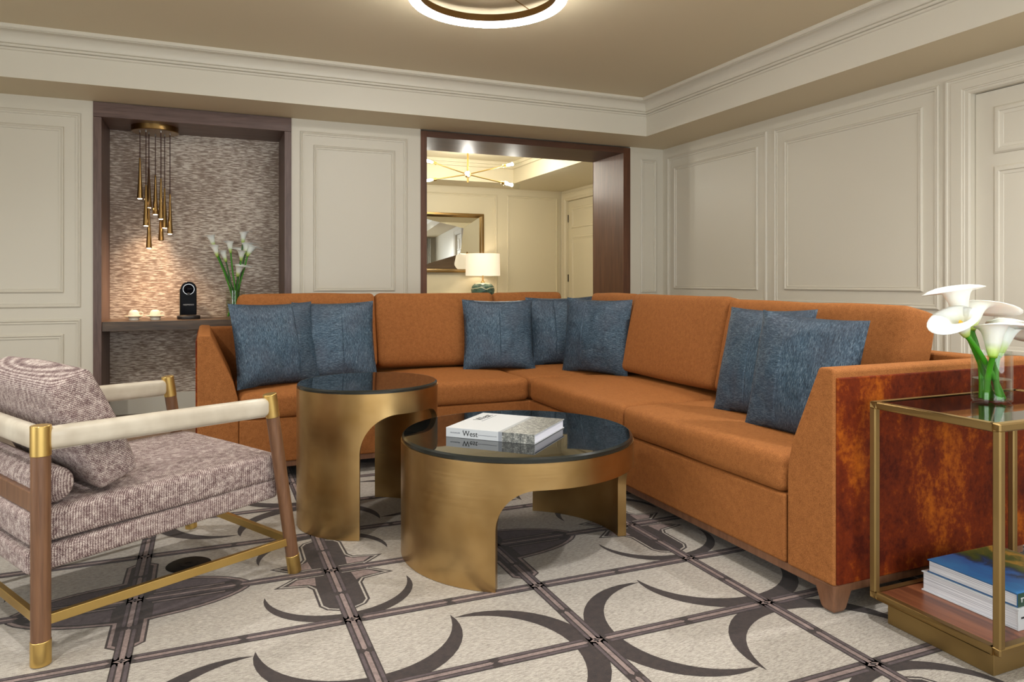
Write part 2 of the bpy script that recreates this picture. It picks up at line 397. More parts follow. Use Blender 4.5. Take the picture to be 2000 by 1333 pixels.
# panel mouldings
tn = [1]
def trim_name(): tn[0] += 1; return 'trim_%d' % tn[0]
PROF = [(0, 0), (0, .007), (.003, .012), (.009, .015), (.014, .013), (.017, .007), (.020, .007), (.024, .009), (.029, .008), (.030, 0)]
def frame(x0, x1, z0, z1, T, prof=PROF, mat='cream', sc=1.0):
    vv = []
    for (i, h) in prof:
        i *= sc; vv += [(x0 + i, -h, z0 + i), (x1 - i, -h, z0 + i), (x1 - i, -h, z1 - i), (x0 + i, -h, z1 - i)]
    n = len(prof)
    mb = MB().add(vv, [(a * 4 + k, a * 4 + (k + 1) % 4, (a + 1) * 4 + (k + 1) % 4, (a + 1) * 4 + k) for a in range(n - 1) for k in range(4)], 0, True, T)
    return struct(mb.build(trim_name(), mat, sharp=25))
TB = Matrix.Translation((0, YB, 0))
def double(x0, x1, z0, z1, T, ins=.10, mat='cream'):
    frame(x0, x1, z0, z1, T, mat=mat); frame(x0 + ins, x1 - ins, z0 + ins, z1 - ins, T, mat=mat)
double(-2.55, -.794, .826, 2.148, TB); double(-2.55, -.794, .20, .747, TB)
double(.649, 1.482, .826, 2.148, TB); double(.649, 1.482, .20, .747, TB)
frame(3.69, 3.861, .90, 2.135, TB); frame(3.69, 3.861, .20, .80, TB)
TR = Matrix.Translation((XR, 0, 0)) @ Matrix.Rotation(R(-90), 4, 'Z')   # local +x = world -Y, local -y = world -X
def rw(y0, y1, z0, z1, ins=.10):
    double(-y1, -y0, z0, z1, TR, ins)
rw(4.298, 5.584, .835, 2.150); rw(4.298, 5.584, .20, .755)
rw(2.893, 4.222, .835, 2.150, .105); rw(2.893, 4.222, .20, .755, .105)
# baseboards
def baseboard(name, pts, mat='cream', h=.14):
    mb = MB()
    for (x0, x1, y0, y1) in pts: mb.box(x0, x1, y0, y1, 0, h - .02).box(x0 if x1 - x0 > .05 else x0, x1, y0, y1, h - .02, h)
    return struct(mb.build(name, mat, bevel=.004))
baseboard('baseboard_back', [(XL, NX0, YB - .016, YB), (NX1, OX0, YB - .016, YB), (OX1, XR, YB - .016, YB)])
baseboard('baseboard_niche', [(NX0 + .05, NX1 - .05, 6.104, 6.12)], h=.15)
baseboard('baseboard_right', [(XR - .016, XR, 2.86, YB - .016), (XR - .016, XR, YF, 1.66)])
baseboard('baseboard_left', [(XL, XL + .016, YF, YB - .016)])
baseboard('baseboard_front', [(XL + .016, XR - .016, YF, YF + .016)])

# door in the right wall with moulded panels, and its casing
def door(name, y0, y1, ztop, xface, T, panels, hinges=None, mat='cream', recess=.045, th=.04):
    mb = MB().box(-y1 + .0065, -y0 - .0065, recess - .012, recess + th, .008, ztop - .0065, T=T)
    o = struct(mb.build(name, mat, bevel=.002))
    DP = [(0, 0), (.002, -.006), (.010, -.012), (.022, -.014), (.030, -.012), (.034, -.006), (.040, -.005), (.05, -.002), (.052, 0)]
    for (a0, a1, z0, z1) in panels:
        vv = []
        for (i, h) in DP: vv += [(-a1 + i, recess - .012 + h, z0 + i), (-a0 - i, recess - .012 + h, z0 + i), (-a0 - i, recess - .012 + h, z1 - i), (-a1 + i, recess - .012 + h, z1 - i)]
        k_ = len(DP)
        MB().add(vv, [(a * 4 + k, a * 4 + (k + 1) % 4, (a + 1) * 4 + (k + 1) % 4, (a + 1) * 4 + k) for a in range(k_ - 1) for k in range(4)], 0, True, T).build('panel_moulding', mat, o, sharp=25)
    for z in (hinges or []):
        MB().tube([T @ Vector((-y1 + .004, recess - .014, z - .05)), T @ Vector((-y1 + .004, recess - .014, z + .05))], .009, 10).box(-y1 - .012, -y1 + .02, recess - .018, recess - .003, z - .05, z + .05, T=T).build('hinge', 'steel', o)
    return o
door('door_1', DY0, DY1, DZ, XR, TR, [(1.91, 2.275 - .05, .60 + 0, 1.635), (2.275, 2.600, .60, 1.635), (1.91, 2.225, 1.70, 1.962), (2.275, 2.600, 1.70, 1.962), (1.91, 2.225, .2, .50), (2.275, 2.600, .2, .50)])
CAS = [(0, 0), (0, .014), (.006, .022), (.016, .022), (.020, .016), (.034, .016), (.040, .019), (.10, .019), (.104, .013), (.112, .013), (.116, .009), (.135, .009), (.140, .004), (.1445, .002), (.1445, -.046)]
def casing(y0, y1, zt, T, mat='cream', w=1.0):
    vv = []
    for (i, h) in CAS:
        o_ = .14 - i
        vv += [(-y1 - o_ * w, -h, 0), (-y1 - o_ * w, -h, zt + o_ * .72), (-y0 + o_ * w, -h, zt + o_ * .72), (-y0 + o_ * w, -h, 0)]
    n = len(CAS)
    mb = MB().add(vv, [(a * 4 + k, a * 4 + k + 1, (a + 1) * 4 + k + 1, (a + 1) * 4 + k) for a in range(n - 1) for k in range(3)], 0, True, T)
    struct(mb.build(trim_name(), mat, sharp=25))
casing(DY0, DY1, DZ, TR)

# wooden frame and lining of the coffee niche
mb = MB()
mb.box(NX0, NX0 + .051, YB - .010, 6.12, 0, 2.134, 0).box(NX1 - .051, NX1, YB - .010, 6.12, 0, 2.134, 0)
mb.box(NX0, NX1, YB - .010, 6.12, 2.136, ZS - .003, 1)
struct(mb.build('trim_%d' % 40, ['nichewood', 'nichewood_h'], bevel=.0015))
# wooden portal around the opening to the foyer
mb = MB()
mb.box(OX0, OX0 + .052, YB - .006, 6.225, 0, 2.228, 0).box(OX1 - .074, OX1, YB - .006, 6.225, 0, 2.228, 0)
mb.box(OX0 + .052, OX1 - .074, YB - .006, 6.225, 2.179, 2.228, 1)
struct(mb.build('trim_%d' % 41, ['openwood', 'openwood_h'], bevel=.0015))

# ------------------------------------------------------------------ foyer beyond the opening
FYB, FXR = 8.86, 4.5
wallbox('wall_foyer_back', [(0.2, FXR + .2, FYB, FYB + .15, 0, 2.75)], 'foyer')
FD0, FD1, FDZ = 7.86, 8.735, 2.10
wallbox('wall_foyer_right', [(FXR, FXR + .15, 6.2, FD0, 0, 2.75), (FXR, FXR + .15, FD1, FYB, 0, 2.75), (FXR, FXR + .15, FD0, FD1, FDZ, 2.75)], 'foyer')
wallbox('wall_foyer_left', [(0.2, 0.35, 6.2, FYB, 0, 2.75)], 'foyer')
mb = MB(); mb.box(.35, FXR, 6.2, FYB, 2.5, 2.75)
mb.box(.35, FXR, 8.36, FYB, ZS, 2.5).box(3.56, FXR, 6.2, 8.36, ZS, 2.5).box(.35, 1.1, 6.2, 8.36, ZS, 2.5)
struct(mb.build('ceiling_foyer', 'foyer', fix=False))
TF = Matrix.Translation((0, FYB, 0)); TFR = Matrix.Translation((FXR, 0, 0)) @ Matrix.Rotation(R(-90), 4, 'Z')
frame(1.9, 3.535, .84, 2.15, TF, mat='foyer'); frame(3.68, 4.43, .84, 2.15, TF, mat='foyer')
frame(1.9, 3.535, .2, .76, TF, mat='foyer'); frame(3.68, 4.43, .2, .76, TF, mat='foyer')
door('door_2', FD0, FD1, FDZ, FXR, TFR, [(7.96, 8.63, 1.72, 2.0), (7.96, 8.63, .55, 1.62), (7.96, 8.63, .15, .45)], [1.86, 1.05], 'foyer')
casing(FD0, FD1, FDZ, TFR, 'foyer', .75)
baseboard('baseboard_foyer', [(.35, FXR, FYB - .016, FYB)], 'foyer')
# foyer crown strip at the tray edge
mb = MB()
mb.box(.35, 3.56, 8.335, 8.36, 2.42, 2.5).box(3.535, 3.56, 6.2, 8.335, 2.42, 2.5).box(.35, 3.56, 8.31, 8.335, 2.46, 2.5).box(3.51, 3.535, 6.2, 8.31, 2.46, 2.5)
struct(mb.build(trim_name(), 'foyer', bevel=.003))

# ------------------------------------------------------------------ rug with its woven lattice
Z0, Z1, Z2, Z3, Z4 = .0060, .0064, .0068, .0072, .0076
LAYER = {'rug_cream': 0, 'rug_dark': 1, 'rug_mauve': 2, 'rug_grey': 3}
rb = MB()
RX0, RX1, RY0, RY1 = -2.9, 3.2, -1.6, 4.95
rb.box(RX0, RX1, RY0, RY1, .0005, Z0, 0)
def flat(pts, z, key):
    pts = [p for p in pts]
    xs = [p[0] for p in pts]; ys = [p[1] for p in pts]
    if min(xs) < RX0 or max(xs) > RX1 or min(ys) < RY0 or max(ys) > RY1: return
    rb.add([(x, y, z) for x, y in pts], [tuple(range(len(pts)))], LAYER[key])
def inset(pts, d):
    n = len(pts); a = sum(pts[i][0] * pts[(i + 1) % n][1] - pts[(i + 1) % n][0] * pts[i][1] for i in range(n))
    sg = 1 if a > 0 else -1; out = []
    for i in range(n):
        p0, p, p1 = Vector(pts[i - 1]), Vector(pts[i]), Vector(pts[(i + 1) % n])
        e0 = (p - p0).normalized(); e1 = (p1 - p).normalized()
        n0 = Vector((-e0.y, e0.x)) * sg; n1 = Vector((-e1.y, e1.x)) * sg
        b = n0 + n1; L = b.length
        if L < 1e-6: out.append(tuple(p)); continue
        b /= L; k = d / max(.35, b.dot(n0)); out.append(tuple(p + b * k))
    return out
def tri_fill(pts, z, key):   # robust fill for concave outlines
    xs = [p[0] for p in pts]; ys = [p[1] for p in pts]
    if min(xs) < RX0 or max(xs) > RX1 or min(ys) < RY0 or max(ys) > RY1: return
    from mathutils.geometry import tessellate_polygon
    v = [Vector((p[0], p[1], 0)) for p in pts]
    tr = tessellate_polygon([v]); rb.add([(p[0], p[1], z) for p in pts], [tuple(t) for t in tr], LAYER[key])
PX, PY = .5995, .389
def nodex(i): return -.207 + PX * i
def nodey(j): return 1.742 + PY * j
IX = range(-4, 6); JY = range(-8, 9)
# bands
HW = .0235
def strip(cx, cy, L, w, vert, z, key, tip):
    h = L / 2
    p = [(-w / 2, -h + tip), (0, -h), (w / 2, -h + tip), (w / 2, h - tip), (0, h), (-w / 2, h - tip)]
    if not vert: p = [(b, a) for a, b in p]
    flat([(cx + a, cy + b) for a, b in p], z, key)
def rect(x0, x1, y0, y1, z, key): flat([(x0, y0), (x1, y0), (x1, y1), (x0, y1)], z, key)
for i in IX:
    x = nodex(i)
    if RX0 < x - .03 and x + .03 < RX1: rect(x - HW, x + HW, RY0 + .01, RY1 - .01, Z2, 'rug_dark')
for j in JY:
    y = nodey(j)
    if RY0 < y - .03 and y + .03 < RY1: rect(RX0 + .01, RX1 - .01, y - HW, y + HW, Z2, 'rug_dark')
for i in IX:
    for j in JY:
        x, y = nodex(i), nodey(j)
        for s_ in (0, 1):      # two pill segments per cell along Y
            cy = y + PY * (.25 + .5 * s_); L = PY / 2 - .008
            strip(x, cy, L, .013, True, Z3, 'rug_mauve', .008)
            for dx in (-.0155, .0155): strip(x + dx, cy, L - .012, .009, True, Z3, 'rug_grey', .006)
        for s_ in (0, 1):      # and along X
            cx = x + PX * (.25 + .5 * s_) + (.011 if s_ == 0 else -.011); L = PX / 2 - .032
            strip(cx, y, L, .013, False, Z3, 'rug_mauve', .008)
            for dy in (-.0155, .0155): strip(cx, y + dy, L - .012, .009, False, Z3, 'rug_grey', .006)
        for sx, sy in ((.02, .012),):
            flat([(x - sx, y), (x, y - sy), (x + sx, y), (x, y + sy)], Z3, 'rug_mauve')
            flat([(x - sx * .55, y), (x, y - sy * .55), (x + sx * .55, y), (x, y + sy * .55)], Z4, 'rug_dark')
# crescents
def crescent(cx, cy, a, b, rot, tk, span=95):
    N = 26; inn = []; out = []
    for k in range(N + 1):
        t = -span + 2 * span * k / N
        w = tk * math.cos(R(t) * 90 / span) ** .75 if abs(t) < span - .01 else 0.0
        th = R(t - 90)
        out.append(((a + w * .5) * math.cos(th), (b + w * .5) * math.sin(th))); inn.append(((a - w * .5) * math.cos(th), (b - w * .5) * math.sin(th)))
    c_, s_ = math.cos(R(rot)), math.sin(R(rot))
    f = lambda p: (cx + p[0] * c_ - p[1] * s_, cy + p[0] * s_ + p[1] * c_)
    out = [f(p) for p in out]; inn = [f(p) for p in inn]
    if min(p[0] for p in out) < RX0 + .02 or max(p[0] for p in out) > RX1 - .02 or min(p[1] for p in out) < RY0 + .02 or max(p[1] for p in out) > RY1 - .02: return
    vv = [(x, y, Z1) for x, y in out] + [(x, y, Z1) for x, y in inn]
    rb.add(vv, [(k, k + 1, N + 2 + k, N + 1 + k) for k in range(N)], 1)
def mirrored(q):     # build a closed outline from its first quadrant, listed from the top round to the right
    a = q; b = [(x, -y) for x, y in reversed(q)]; c_ = [(-x, -y) for x, y in q]; d = [(-x, y) for x, y in reversed(q)]
    out = []
    for p in a + b + c_ + d:
        if not out or (abs(out[-1][0] - p[0]) + abs(out[-1][1] - p[1]) > 1e-4): out.append(p)
    if abs(out[0][0] - out[-1][0]) + abs(out[0][1] - out[-1][1]) < 1e-4: out.pop()
    return out
crossQ = [(.026, .318), (.060, .300), (.078, .268), (.080, .135), (.094, .108), (.196, .085), (.128, .022)]
lensQ = [(.020, .322), (.050, .297), (.051, .158)] + [(x, .157 * (1 - (x / .345) ** 2) ** .62) for x in (.09, .14, .19, .235, .275, .31, .333)] + [(.345, .004)]
Z05, Z06 = .0061, .00625
for i in IX:
    for j in JY:
        x, y = nodex(i), nodey(j); k = j % 4; A = (i % 2 == 1)
        if k == 0:
            if A: crescent(x, y + .282, .275, .256, 0, .066); crescent(x, y - .282, .275, .256, 180, .066)
            else: crescent(x + .298, y, .283, .262, -90, .068); crescent(x - .298, y, .283, .262, 90, .068)
        elif k == 1 and A: crescent(x, y + .232, .228, .208, 0, .044)
        elif k == 3 and A: crescent(x, y - .232, .228, .208, 180, .044)
        elif k == 2:
            mv = lambda P_: [(x + a, y + b) for a, b in P_]
            if A:
                P0 = mirrored(crossQ)
                tri_fill(mv(P0), Z05, 'rug_dark'); tri_fill(mv(inset(P0, .007)), Z06, 'rug_cream'); tri_fill(mv(inset(P0, .013)), Z1, 'rug_dark')
                for sx in (-1, 1):
                    for sy in (-1, 1):
                        q = [(.060, .040), (.118, .040), (.150, .078), (.090, .088), (.066, .108)]
                        tri_fill(mv([(a * sx, b * sy) for a, b in q]), .00655, 'rug_mauve')
                        q = [(.03, .029), (.128, .029), (.131, .033), (.03, .033)]
                        tri_fill(mv([(a * sx, b * sy) for a, b in q]), .0066, 'rug_cream')
            else:
                P0 = mirrored(lensQ)
                tri_fill(mv(P0), Z05, 'rug_dark'); tri_fill(mv(inset(P0, .006)), Z06, 'rug_mauve'); tri_fill(mv(inset(P0, .016)), Z1, 'rug_dark')
                for sx in (-1, 1):
                    for sy in (-1, 1):
                        q = [(.056, .045)] + [(a, (.157 * (1 - (a / .345) ** 2) ** .62) - .026) for a in (.056, .1, .14, .19, .235, .265)] + [(.285, .045)]
                        q = [(a, max(b, .045)) for a, b in q]
                        tri_fill(mv([(a * sx, b * sy) for a, b in q]), .00655, 'rug_grey')
                        q = [(.05, .031), (.26, .031), (.26, .036), (.05, .036)]
                        tri_fill(mv([(a * sx, b * sy) for a, b in q]), .0066, 'rug_mauve')
rug = rb.build('rug', ['rug_cream', 'rug_dark', 'rug_mauve', 'rug_grey'], fix=False)
for p in rug.data.polygons:
    pass
bm = bmesh.new(); bm.from_mesh(rug.data)
for f in bm.faces:
    if f.calc_area() > 0 and abs(f.normal.z) > .9 and f.normal.z < 0 and f.calc_center_median().z > .003: f.normal_flip()
bm.to_mesh(rug.data); bm.free()
tag(rug, 'large cream wool rug with dark brown lattice and crescent pattern', 'rug')
RG = .0074     # top of the pile, where furniture stands

o = MB().lathe([(0, .003), (.068, .003), (.074, 0)], 40).lathe([(.030, .0034), (.030, .0046), (.012, .0046)], 24).build('floor_outlet_cover', 'outlet', loc=(-.06, 2.765, .0078))
tag(o, 'round black floor outlet cover set in the rug under the armchair', 'outlet cover')

# ------------------------------------------------------------------ sectional sofa
SX0, SX1, SY0, SY1, SXF, SYF_ = -.045, 2.59, 1.58, 4.645, 1.70, 3.755
sofa = thing('sectional_sofa', 'large L-shaped burnt orange sectional sofa with amber velvet sides', 'sofa', (SX1, SY1, 0))
SO = Vector((-SX1, -SY1, 0)); ST = Matrix.Translation(SO)
L = [(SX0 + .187, SYF_), (SXF, SYF_), (SXF, SY0 + .195), (SX1 - .02, SY0 + .195), (SX1, SY0 + .195), (SX1, SY1), (SX0 + .187, SY1)]
MB().prism([(SX0 + .187, SYF_), (SXF, SYF_), (SXF, SY0 + .197), (SX1, SY0 + .197), (SX1, SY1), (SX0 + .187, SY1)], .10, .318, T=ST).build('base', 'sofa', sofa, bevel=.008, seg=3)
MB().prism([(SX0 + .01, SYF_ + .01), (SXF + .01, SYF_ + .01), (SXF + .01, SY0 + .01), (SX1 - .01, SY0 + .01), (SX1 - .01, SY1 - .01), (SX0 + .01, SY1 - .01)], .072, .0995, T=ST).build('base_rail', 'sofawood', sofa, bevel=.002)
t_ = .10
MB().prism([(SX0 + .03, SY1 - t_), (SX1 - t_, SY1 - t_), (SX1 - t_, SY0 + .05), (SX1, SY0 + .05), (SX1, SY1), (SX0 + .03, SY1)], .319, .735, T=ST).build('back_frame', 'sofa', sofa, bevel=.012, seg=4)
# arms: thick at the seat, thin on top
armp = [(0, .10), (.186, .10), (.186, .38), (.182, .43), (.165, .50), (.058, .742), (.012, .745), (0, .735)]
MB().prism([(SX0 + a, b) for a, b in armp], SYF_ - .002, SY1, 'Y', T=ST).build('arm', 'sofa', sofa, bevel=.01, seg=4)
MB().prism([(SY0 + a, b) for a, b in armp], SXF - .002, SX1, 'X', T=ST).build('arm', 'sofa', sofa, bevel=.01, seg=4)
MB().box(SX0 - .007, SX0 + .002, SYF_ + .006, SY1 - .004, .104, .716, T=ST).build('side_panel', 'velvet', sofa, bevel=.004)['label'] = 'amber velvet panel on the left end'
MB().box(SXF + .006, SX1 + .004, SY0 - .007, SY0 + .002, .104, .716, T=ST).box(SX1 - .002, SX1 + .006, SY0 - .003, SY0 + .25, .104, .716, T=ST).build('side_panel', 'velvet', sofa, bevel=.004)['label'] = 'amber velvet panel on the right end'
def sleg(x, y):
    mb = MB(); v = []
    for w, z in ((.040, .1), (.036, .072), (.026, .02), (.020, .004 + RG - .004)):
        v += [(x - w, y - w, z), (x + w, y - w, z), (x + w, y + w, z), (x - w, y + w, z)]
    f = [(i * 4 + k, i * 4 + (k + 1) % 4, i * 4 + 4 + (k + 1) % 4, i * 4 + 4 + k) for i in range(3) for k in range(4)] + [(3, 2, 1, 0), (12, 13, 14, 15)]
    mb.add(v, f, 0, False, ST); mb.build('leg', 'sofawood', sofa, bevel=.006, seg=3)
for x, y in ((SXF + .043, SY0 + .043), (SX1 - .05, SY0 + .05), (SX0 + .05, SYF_ + .05), (SX0 + .05, SY1 - .05), (SX1 - .05, SY1 - .05), (SXF + .05, SYF_ + .05)): sleg(x, y)
def seat(x0, x1, y0, y1, z0=.319, z1=.448):
    T = ST @ Matrix.Translation(((x0 + x1) / 2, (y0 + y1) / 2, (z0 + z1) / 2))
    MB().softbox((x1 - x0) / 2 - .001, (y1 - y0) / 2 - .001, (z1 - z0) / 2, .032, (.004, .004, .018), 16, T=T, seed=x0 * 3 + y0, wob=.004).build('seat_cushion', 'sofa', sofa)
seat(SX0 + .188, .93, SYF_ - .006, 4.50); seat(.93, 1.70, SYF_ - .006, 4.50)
seat(1.70, 2.46, 3.755, 4.50)
seat(SXF - .006, 2.46, 2.753, 3.755); seat(SXF - .006, 2.46, 1.78, 2.753)
def backc(p0, p1, out, bot=4.24, lean=13, th=.17, h=.455, zb=.462):
    # p0-p1: run of the cushion's lower front edge, out: unit vector to the room
    p0 = Vector(p0); p1 = Vector(p1); u = (p1 - p0).normalized(); W = (p1 - p0).length
    back = -Vector(out)
    v = (back * math.sin(R(lean)) + Vector((0, 0, 1)) * math.cos(R(lean))); w = (back * math.cos(R(lean)) - Vector((0, 0, 1)) * math.sin(R(lean)))
    c_ = (p0 + p1) / 2 + Vector((0, 0, zb)) + v * h / 2 + w * th / 2 + Vector((0, 0, .03))
    T = Matrix(((u.x, w.x, v.x, c_.x), (u.y, w.y, v.y, c_.y), (u.z, w.z, v.z, c_.z), (0, 0, 0, 1)))
    MB().softbox(W / 2 - .001, th / 2, h / 2, .032, (.004, .022, .004), 16, T=ST @ T, seed=p0.x + p0.y * 2, wob=.006).build('back_cushion', 'sofa', sofa)
FB = 4.285
backc((SX0 + .20, FB, 0), (.948, FB, 0), (0, -1, 0)); backc((.950, FB, 0), (1.725, FB, 0), (0, -1, 0)); backc((1.73, FB + .02, 0), (2.24, FB + .02, 0), (0, -1, 0))
FX = 2.19
backc((FX + .02, 4.13, 0), (FX + .02, 3.605, 0), (-1, 0, 0)); backc((FX, 3.60, 0), (FX, 2.765, 0), (-1, 0, 0)); backc((FX, 2.76, 0), (FX, 1.80, 0), (-1, 0, 0), h=.44)

# ------------------------------------------------------------------ throw pillows
def pillow(x, y, yaw, lean, roll, s, seam, label, swap=False, z=.455):
    N = 30; us = sorted(set([round(-1 + 2 * i / N, 4) for i in range(N + 1)] + [seam - .012, seam, seam + .012]))
    vs_ = [-1 + 2 * i / N for i in range(N + 1)]; nu, nv = len(us), len(vs_); v = []
    sd = x * 7 + y * 3
    for side in (1, -1):
        for b in vs_:
            for a in us:
                px = s / 2 * a * (1 - .055 * (1 - b * b)); pz = s / 2 * b * (1 - .055 * (1 - a * a))
                th = (.066 if side > 0 else .045) * max(0, (1 - a * a) * (1 - b * b)) ** .48
                e = 1 - max(abs(a), abs(b)) ** 6
                th += e * .010 * noise.noise(Vector((px * 9 + sd, pz * 9, sd))) + e * .004 * noise.noise(Vector((px * 26, pz * 22 + sd, 1)))
                if abs(a - seam) < 1e-6: th -= .0025 * e
                th = max(th, .0012 if e > .0 else 0)
                v.append((px + s / 2, -side * th, pz + s / 2))
    f = []; mi = []
    for side in range(2):
        o_ = side * nu * nv
        for j in range(nv - 1):
            for i in range(nu - 1):
                q = (o_ + j * nu + i, o_ + j * nu + i + 1, o_ + (j + 1) * nu + i + 1, o_ + (j + 1) * nu + i)
                f.append(q if side == 0 else q[::-1]); mi.append(int(((us[i] + us[i + 1]) / 2 > seam) != swap))
    mb = MB()
    mb.v = [Vector(p) for p in v]; mb.f = [list(q) for q in f]; mb.mi = mi; mb.sm = [True] * len(f)
    o = mb.build('throw_pillow', ['pil_v', 'pil_h'], sharp=80)
    u = Vector((math.cos(yaw), math.sin(yaw), 0)); bk = Vector((-math.sin(yaw), math.cos(yaw), 0))
    up = bk * math.sin(lean) + Vector((0, 0, 1)) * math.cos(lean)
    U = u * math.cos(roll) + up * math.sin(roll); V = -u * math.sin(roll) + up * math.cos(roll); W = V.cross(U)
    W = -U.cross(V) * -1
    W = V.cross(U) * -1 if False else (bk * math.cos(lean) - Vector((0, 0, 1)) * math.sin(lean))
    o.matrix_world = Matrix(((U.x, W.x, V.x, x), (U.y, W.y, V.y, y), (U.z, W.z, V.z, z), (0, 0, 0, 1)))
    tag(o, label, 'pillow', 'blue throw pillows on the sofa')
    return o
pillow(.137, 3.850, .28, .30, .010, .452, .46, 'blue crinkled throw pillow leaning in the left arm corner of the sofa')
pillow(.426, 4.000, -.04, .29, .010, .450, .18, 'blue crinkled throw pillow overlapping the one by the left arm, behind the round end table', True)
pillow(1.443, 4.175, -.25, .28, -.005, .452, .02, 'blue crinkled throw pillow leftmost of the three at the sofa corner')
pillow(1.905, 4.225, -.31, .28, .016, .460, -.20, 'blue throw pillow mostly hidden, middle of the three at the sofa corner')
pillow(2.000, 3.935, -1.059, .10, -.018, .452, -.30, 'blue crinkled throw pillow rightmost of the three at the sofa corner')
pillow(1.985, 2.489, -1.501, .245, .01, .45, -.1, 'blue throw pillow partly covered, second from the right end of the sofa', True)
pillow(1.892, 2.187, -1.441, .181, -.049, .445, -.28, 'blue crinkled throw pillow in front, closest to the right arm of the sofa', True)

# ------------------------------------------------------------------ round drum tables
def drum_table(name, label, cx, cy, Rr, H, legs, thick, band, rad, glass_r, gh, rz=0):
    t = thing(name, label, 'table', (cx, cy, RG))
    N = 240
    def hbot(deg):      # lower edge of the shell at this bearing
        best = None
        for (a, b) in legs:      # leg covers bearings a..b
            d = (deg - a) % 360
            if d <= (b - a): return 0.0
        # distance along the arc to the nearest leg edge
        dd = min(min((deg - b) % 360 for a, b in legs), min((a - deg) % 360 for a, b in legs))
        s_ = R(dd) * Rr; top = H - band
        if s_ >= rad: return top
        return top - rad + math.sqrt(max(0, rad * rad - (rad - s_) ** 2))
    ang = set(k * 360 / N for k in range(N))
    for a, b in legs:
        for q, sg in ((a, -1), (b, 1)):
            ang.add(q % 360); ang.add((q + sg * .02) % 360)
            for k in range(1, 16): ang.add((q + sg * math.degrees(rad * (1 - math.cos(k / 15 * PI / 2)) / Rr)) % 360)
    ang = sorted(ang); n = len(ang); v = []
    for a in ang:
        h = hbot(a); c_, s_ = math.cos(R(a)), math.sin(R(a)); ri = Rr - thick
        v += [(Rr * c_, Rr * s_, h), (Rr * c_, Rr * s_, H), (ri * c_, ri * s_, h), (ri * c_, ri * s_, H)]
    f = []
    for i in range(n):
        j = (i + 1) % n; a, b = i * 4, j * 4
        f += [(a, b, b + 1, a + 1), (a + 2, a + 3, b + 3, b + 2), (a, a + 2, b + 2, b), (a + 1, b + 1, b + 3, a + 3)]
    mb = MB().add(v, f, 0, True); mb.build('drum_base', 'bronze', t, sharp=50)
    MB().lathe([(0, H - .012), (glass_r - .0005, H - .012), (glass_r, H - .010), (glass_r, H + gh - .005), (glass_r - .006, H + gh), (0, H + gh)], 128, T=None, smooth=True).build('glass_top', 'smoke', t, sharp=20)
    MB().lathe([(glass_r - .0005, H + .001), (glass_r + .0008, H + .001), (glass_r + .0008, H + gh - .0055), (glass_r - .0052, H + gh + .0003), (glass_r - .0065, H + gh - .0002)], 128, smooth=True).build('glass_edge', 'smokeedge', t, sharp=20)
    return t
CT, ET = (1.08, 2.499), (.6273, 3.04)
drum_table('coffee_table', 'low round brushed brass drum coffee table with black glass top', CT[0], CT[1], .435, .412, [(125, 237.4), (-11.4, 57)], .034, .086, .135, .430, .018)
drum_table('end_table', 'tall round brushed brass drum end table with black glass top', ET[0], ET[1], .2915, .560, [(118, 251.8), (-18, 72)], .022, .085, .150, .2885, .014)

# ------------------------------------------------------------------ books
def book(name, w, d, h, cover, label, loc, rz, cat='book', group=None, spine='front', pages='paper', extra=None, ct=.003):
    # local frame: spine along x at y=0, pages towards +y
    t = thing(name, label, cat, loc, rz, group)
    mb = MB().box(0, w, 0, d, 0, ct).box(0, w, 0, d, h - ct, h).box(0, w, 0, ct, ct, h - ct)
    mb.build('cover', cover, t, bevel=.0008)
    MB().box(.004, w - .004, ct, d - .004, ct, h - ct).build('pages', pages, t)
    return t
# the book lying on the coffee table: near edge is its spine
zb = RG + .412 + .018 + .0004
bk = book('book', .345, .315, .034, 'white', 'white hardcover photography book titled West lying on the coffee table', (.798, 2.498, zb), math.atan2(2.245 - 2.498, 1.043 - .798), pages='pagewhite')
mb = MB().box(.222, .3445, 0, .314, .0340, .0343).box(.222, .3445, -.0003, 0, .0004, .0338); mb.build('cover_photograph', 'photo', bk)
mb = MB().box(.208, .222, 0, .314, .0340, .0343).box(.208, .222, -.0003, 0, .0004, .0338); mb.build('grey_bar', 'greybar', bk)
mb = MB(); TS = Matrix.Rotation(R(90), 4, 'X')
text_mb('West', .027, Matrix.Translation((.067, -.0003, .0085)) @ TS, mb)
for (x0, x1) in ((.0675, .0745), (.0790, .0835), (.0875, .0935)): mb.box(x0, x1, -.0006, 0, .0262, .0272)
mb.build('spine_title', 'ink', bk); mb = MB()
TC = Matrix.Translation((.062, .165, .0343)) @ Matrix.Rotation(R(90), 4, 'Z')
text_mb('West', .050, TC, mb)
mb.build('cover_title', 'ink', bk)
mb = MB()
random.seed(3)
x = .018
while x < .056: w_ = random.uniform(.0015, .004); mb.box(x, x + w_, -.0005, 0, .015, .015 + random.uniform(.0025, .0045)); x += w_ + .0012
mb.build('author_lettering', 'greyink', bk); mb = MB()
x = .128
while x < .200: w_ = random.uniform(.0012, .003); mb.box(x, x + w_, -.0005, 0, .0145, .0165); x += w_ + .0012
mb.build('subtitle_lettering', 'greyink', bk); mb = MB()
x = .150
while x < .285: w_ = random.uniform(.002, .006); mb.box(.072, .0745, x, x + w_, .0343, .0347); x += w_ + .002
mb.build('cover_lettering', 'greyink', bk)

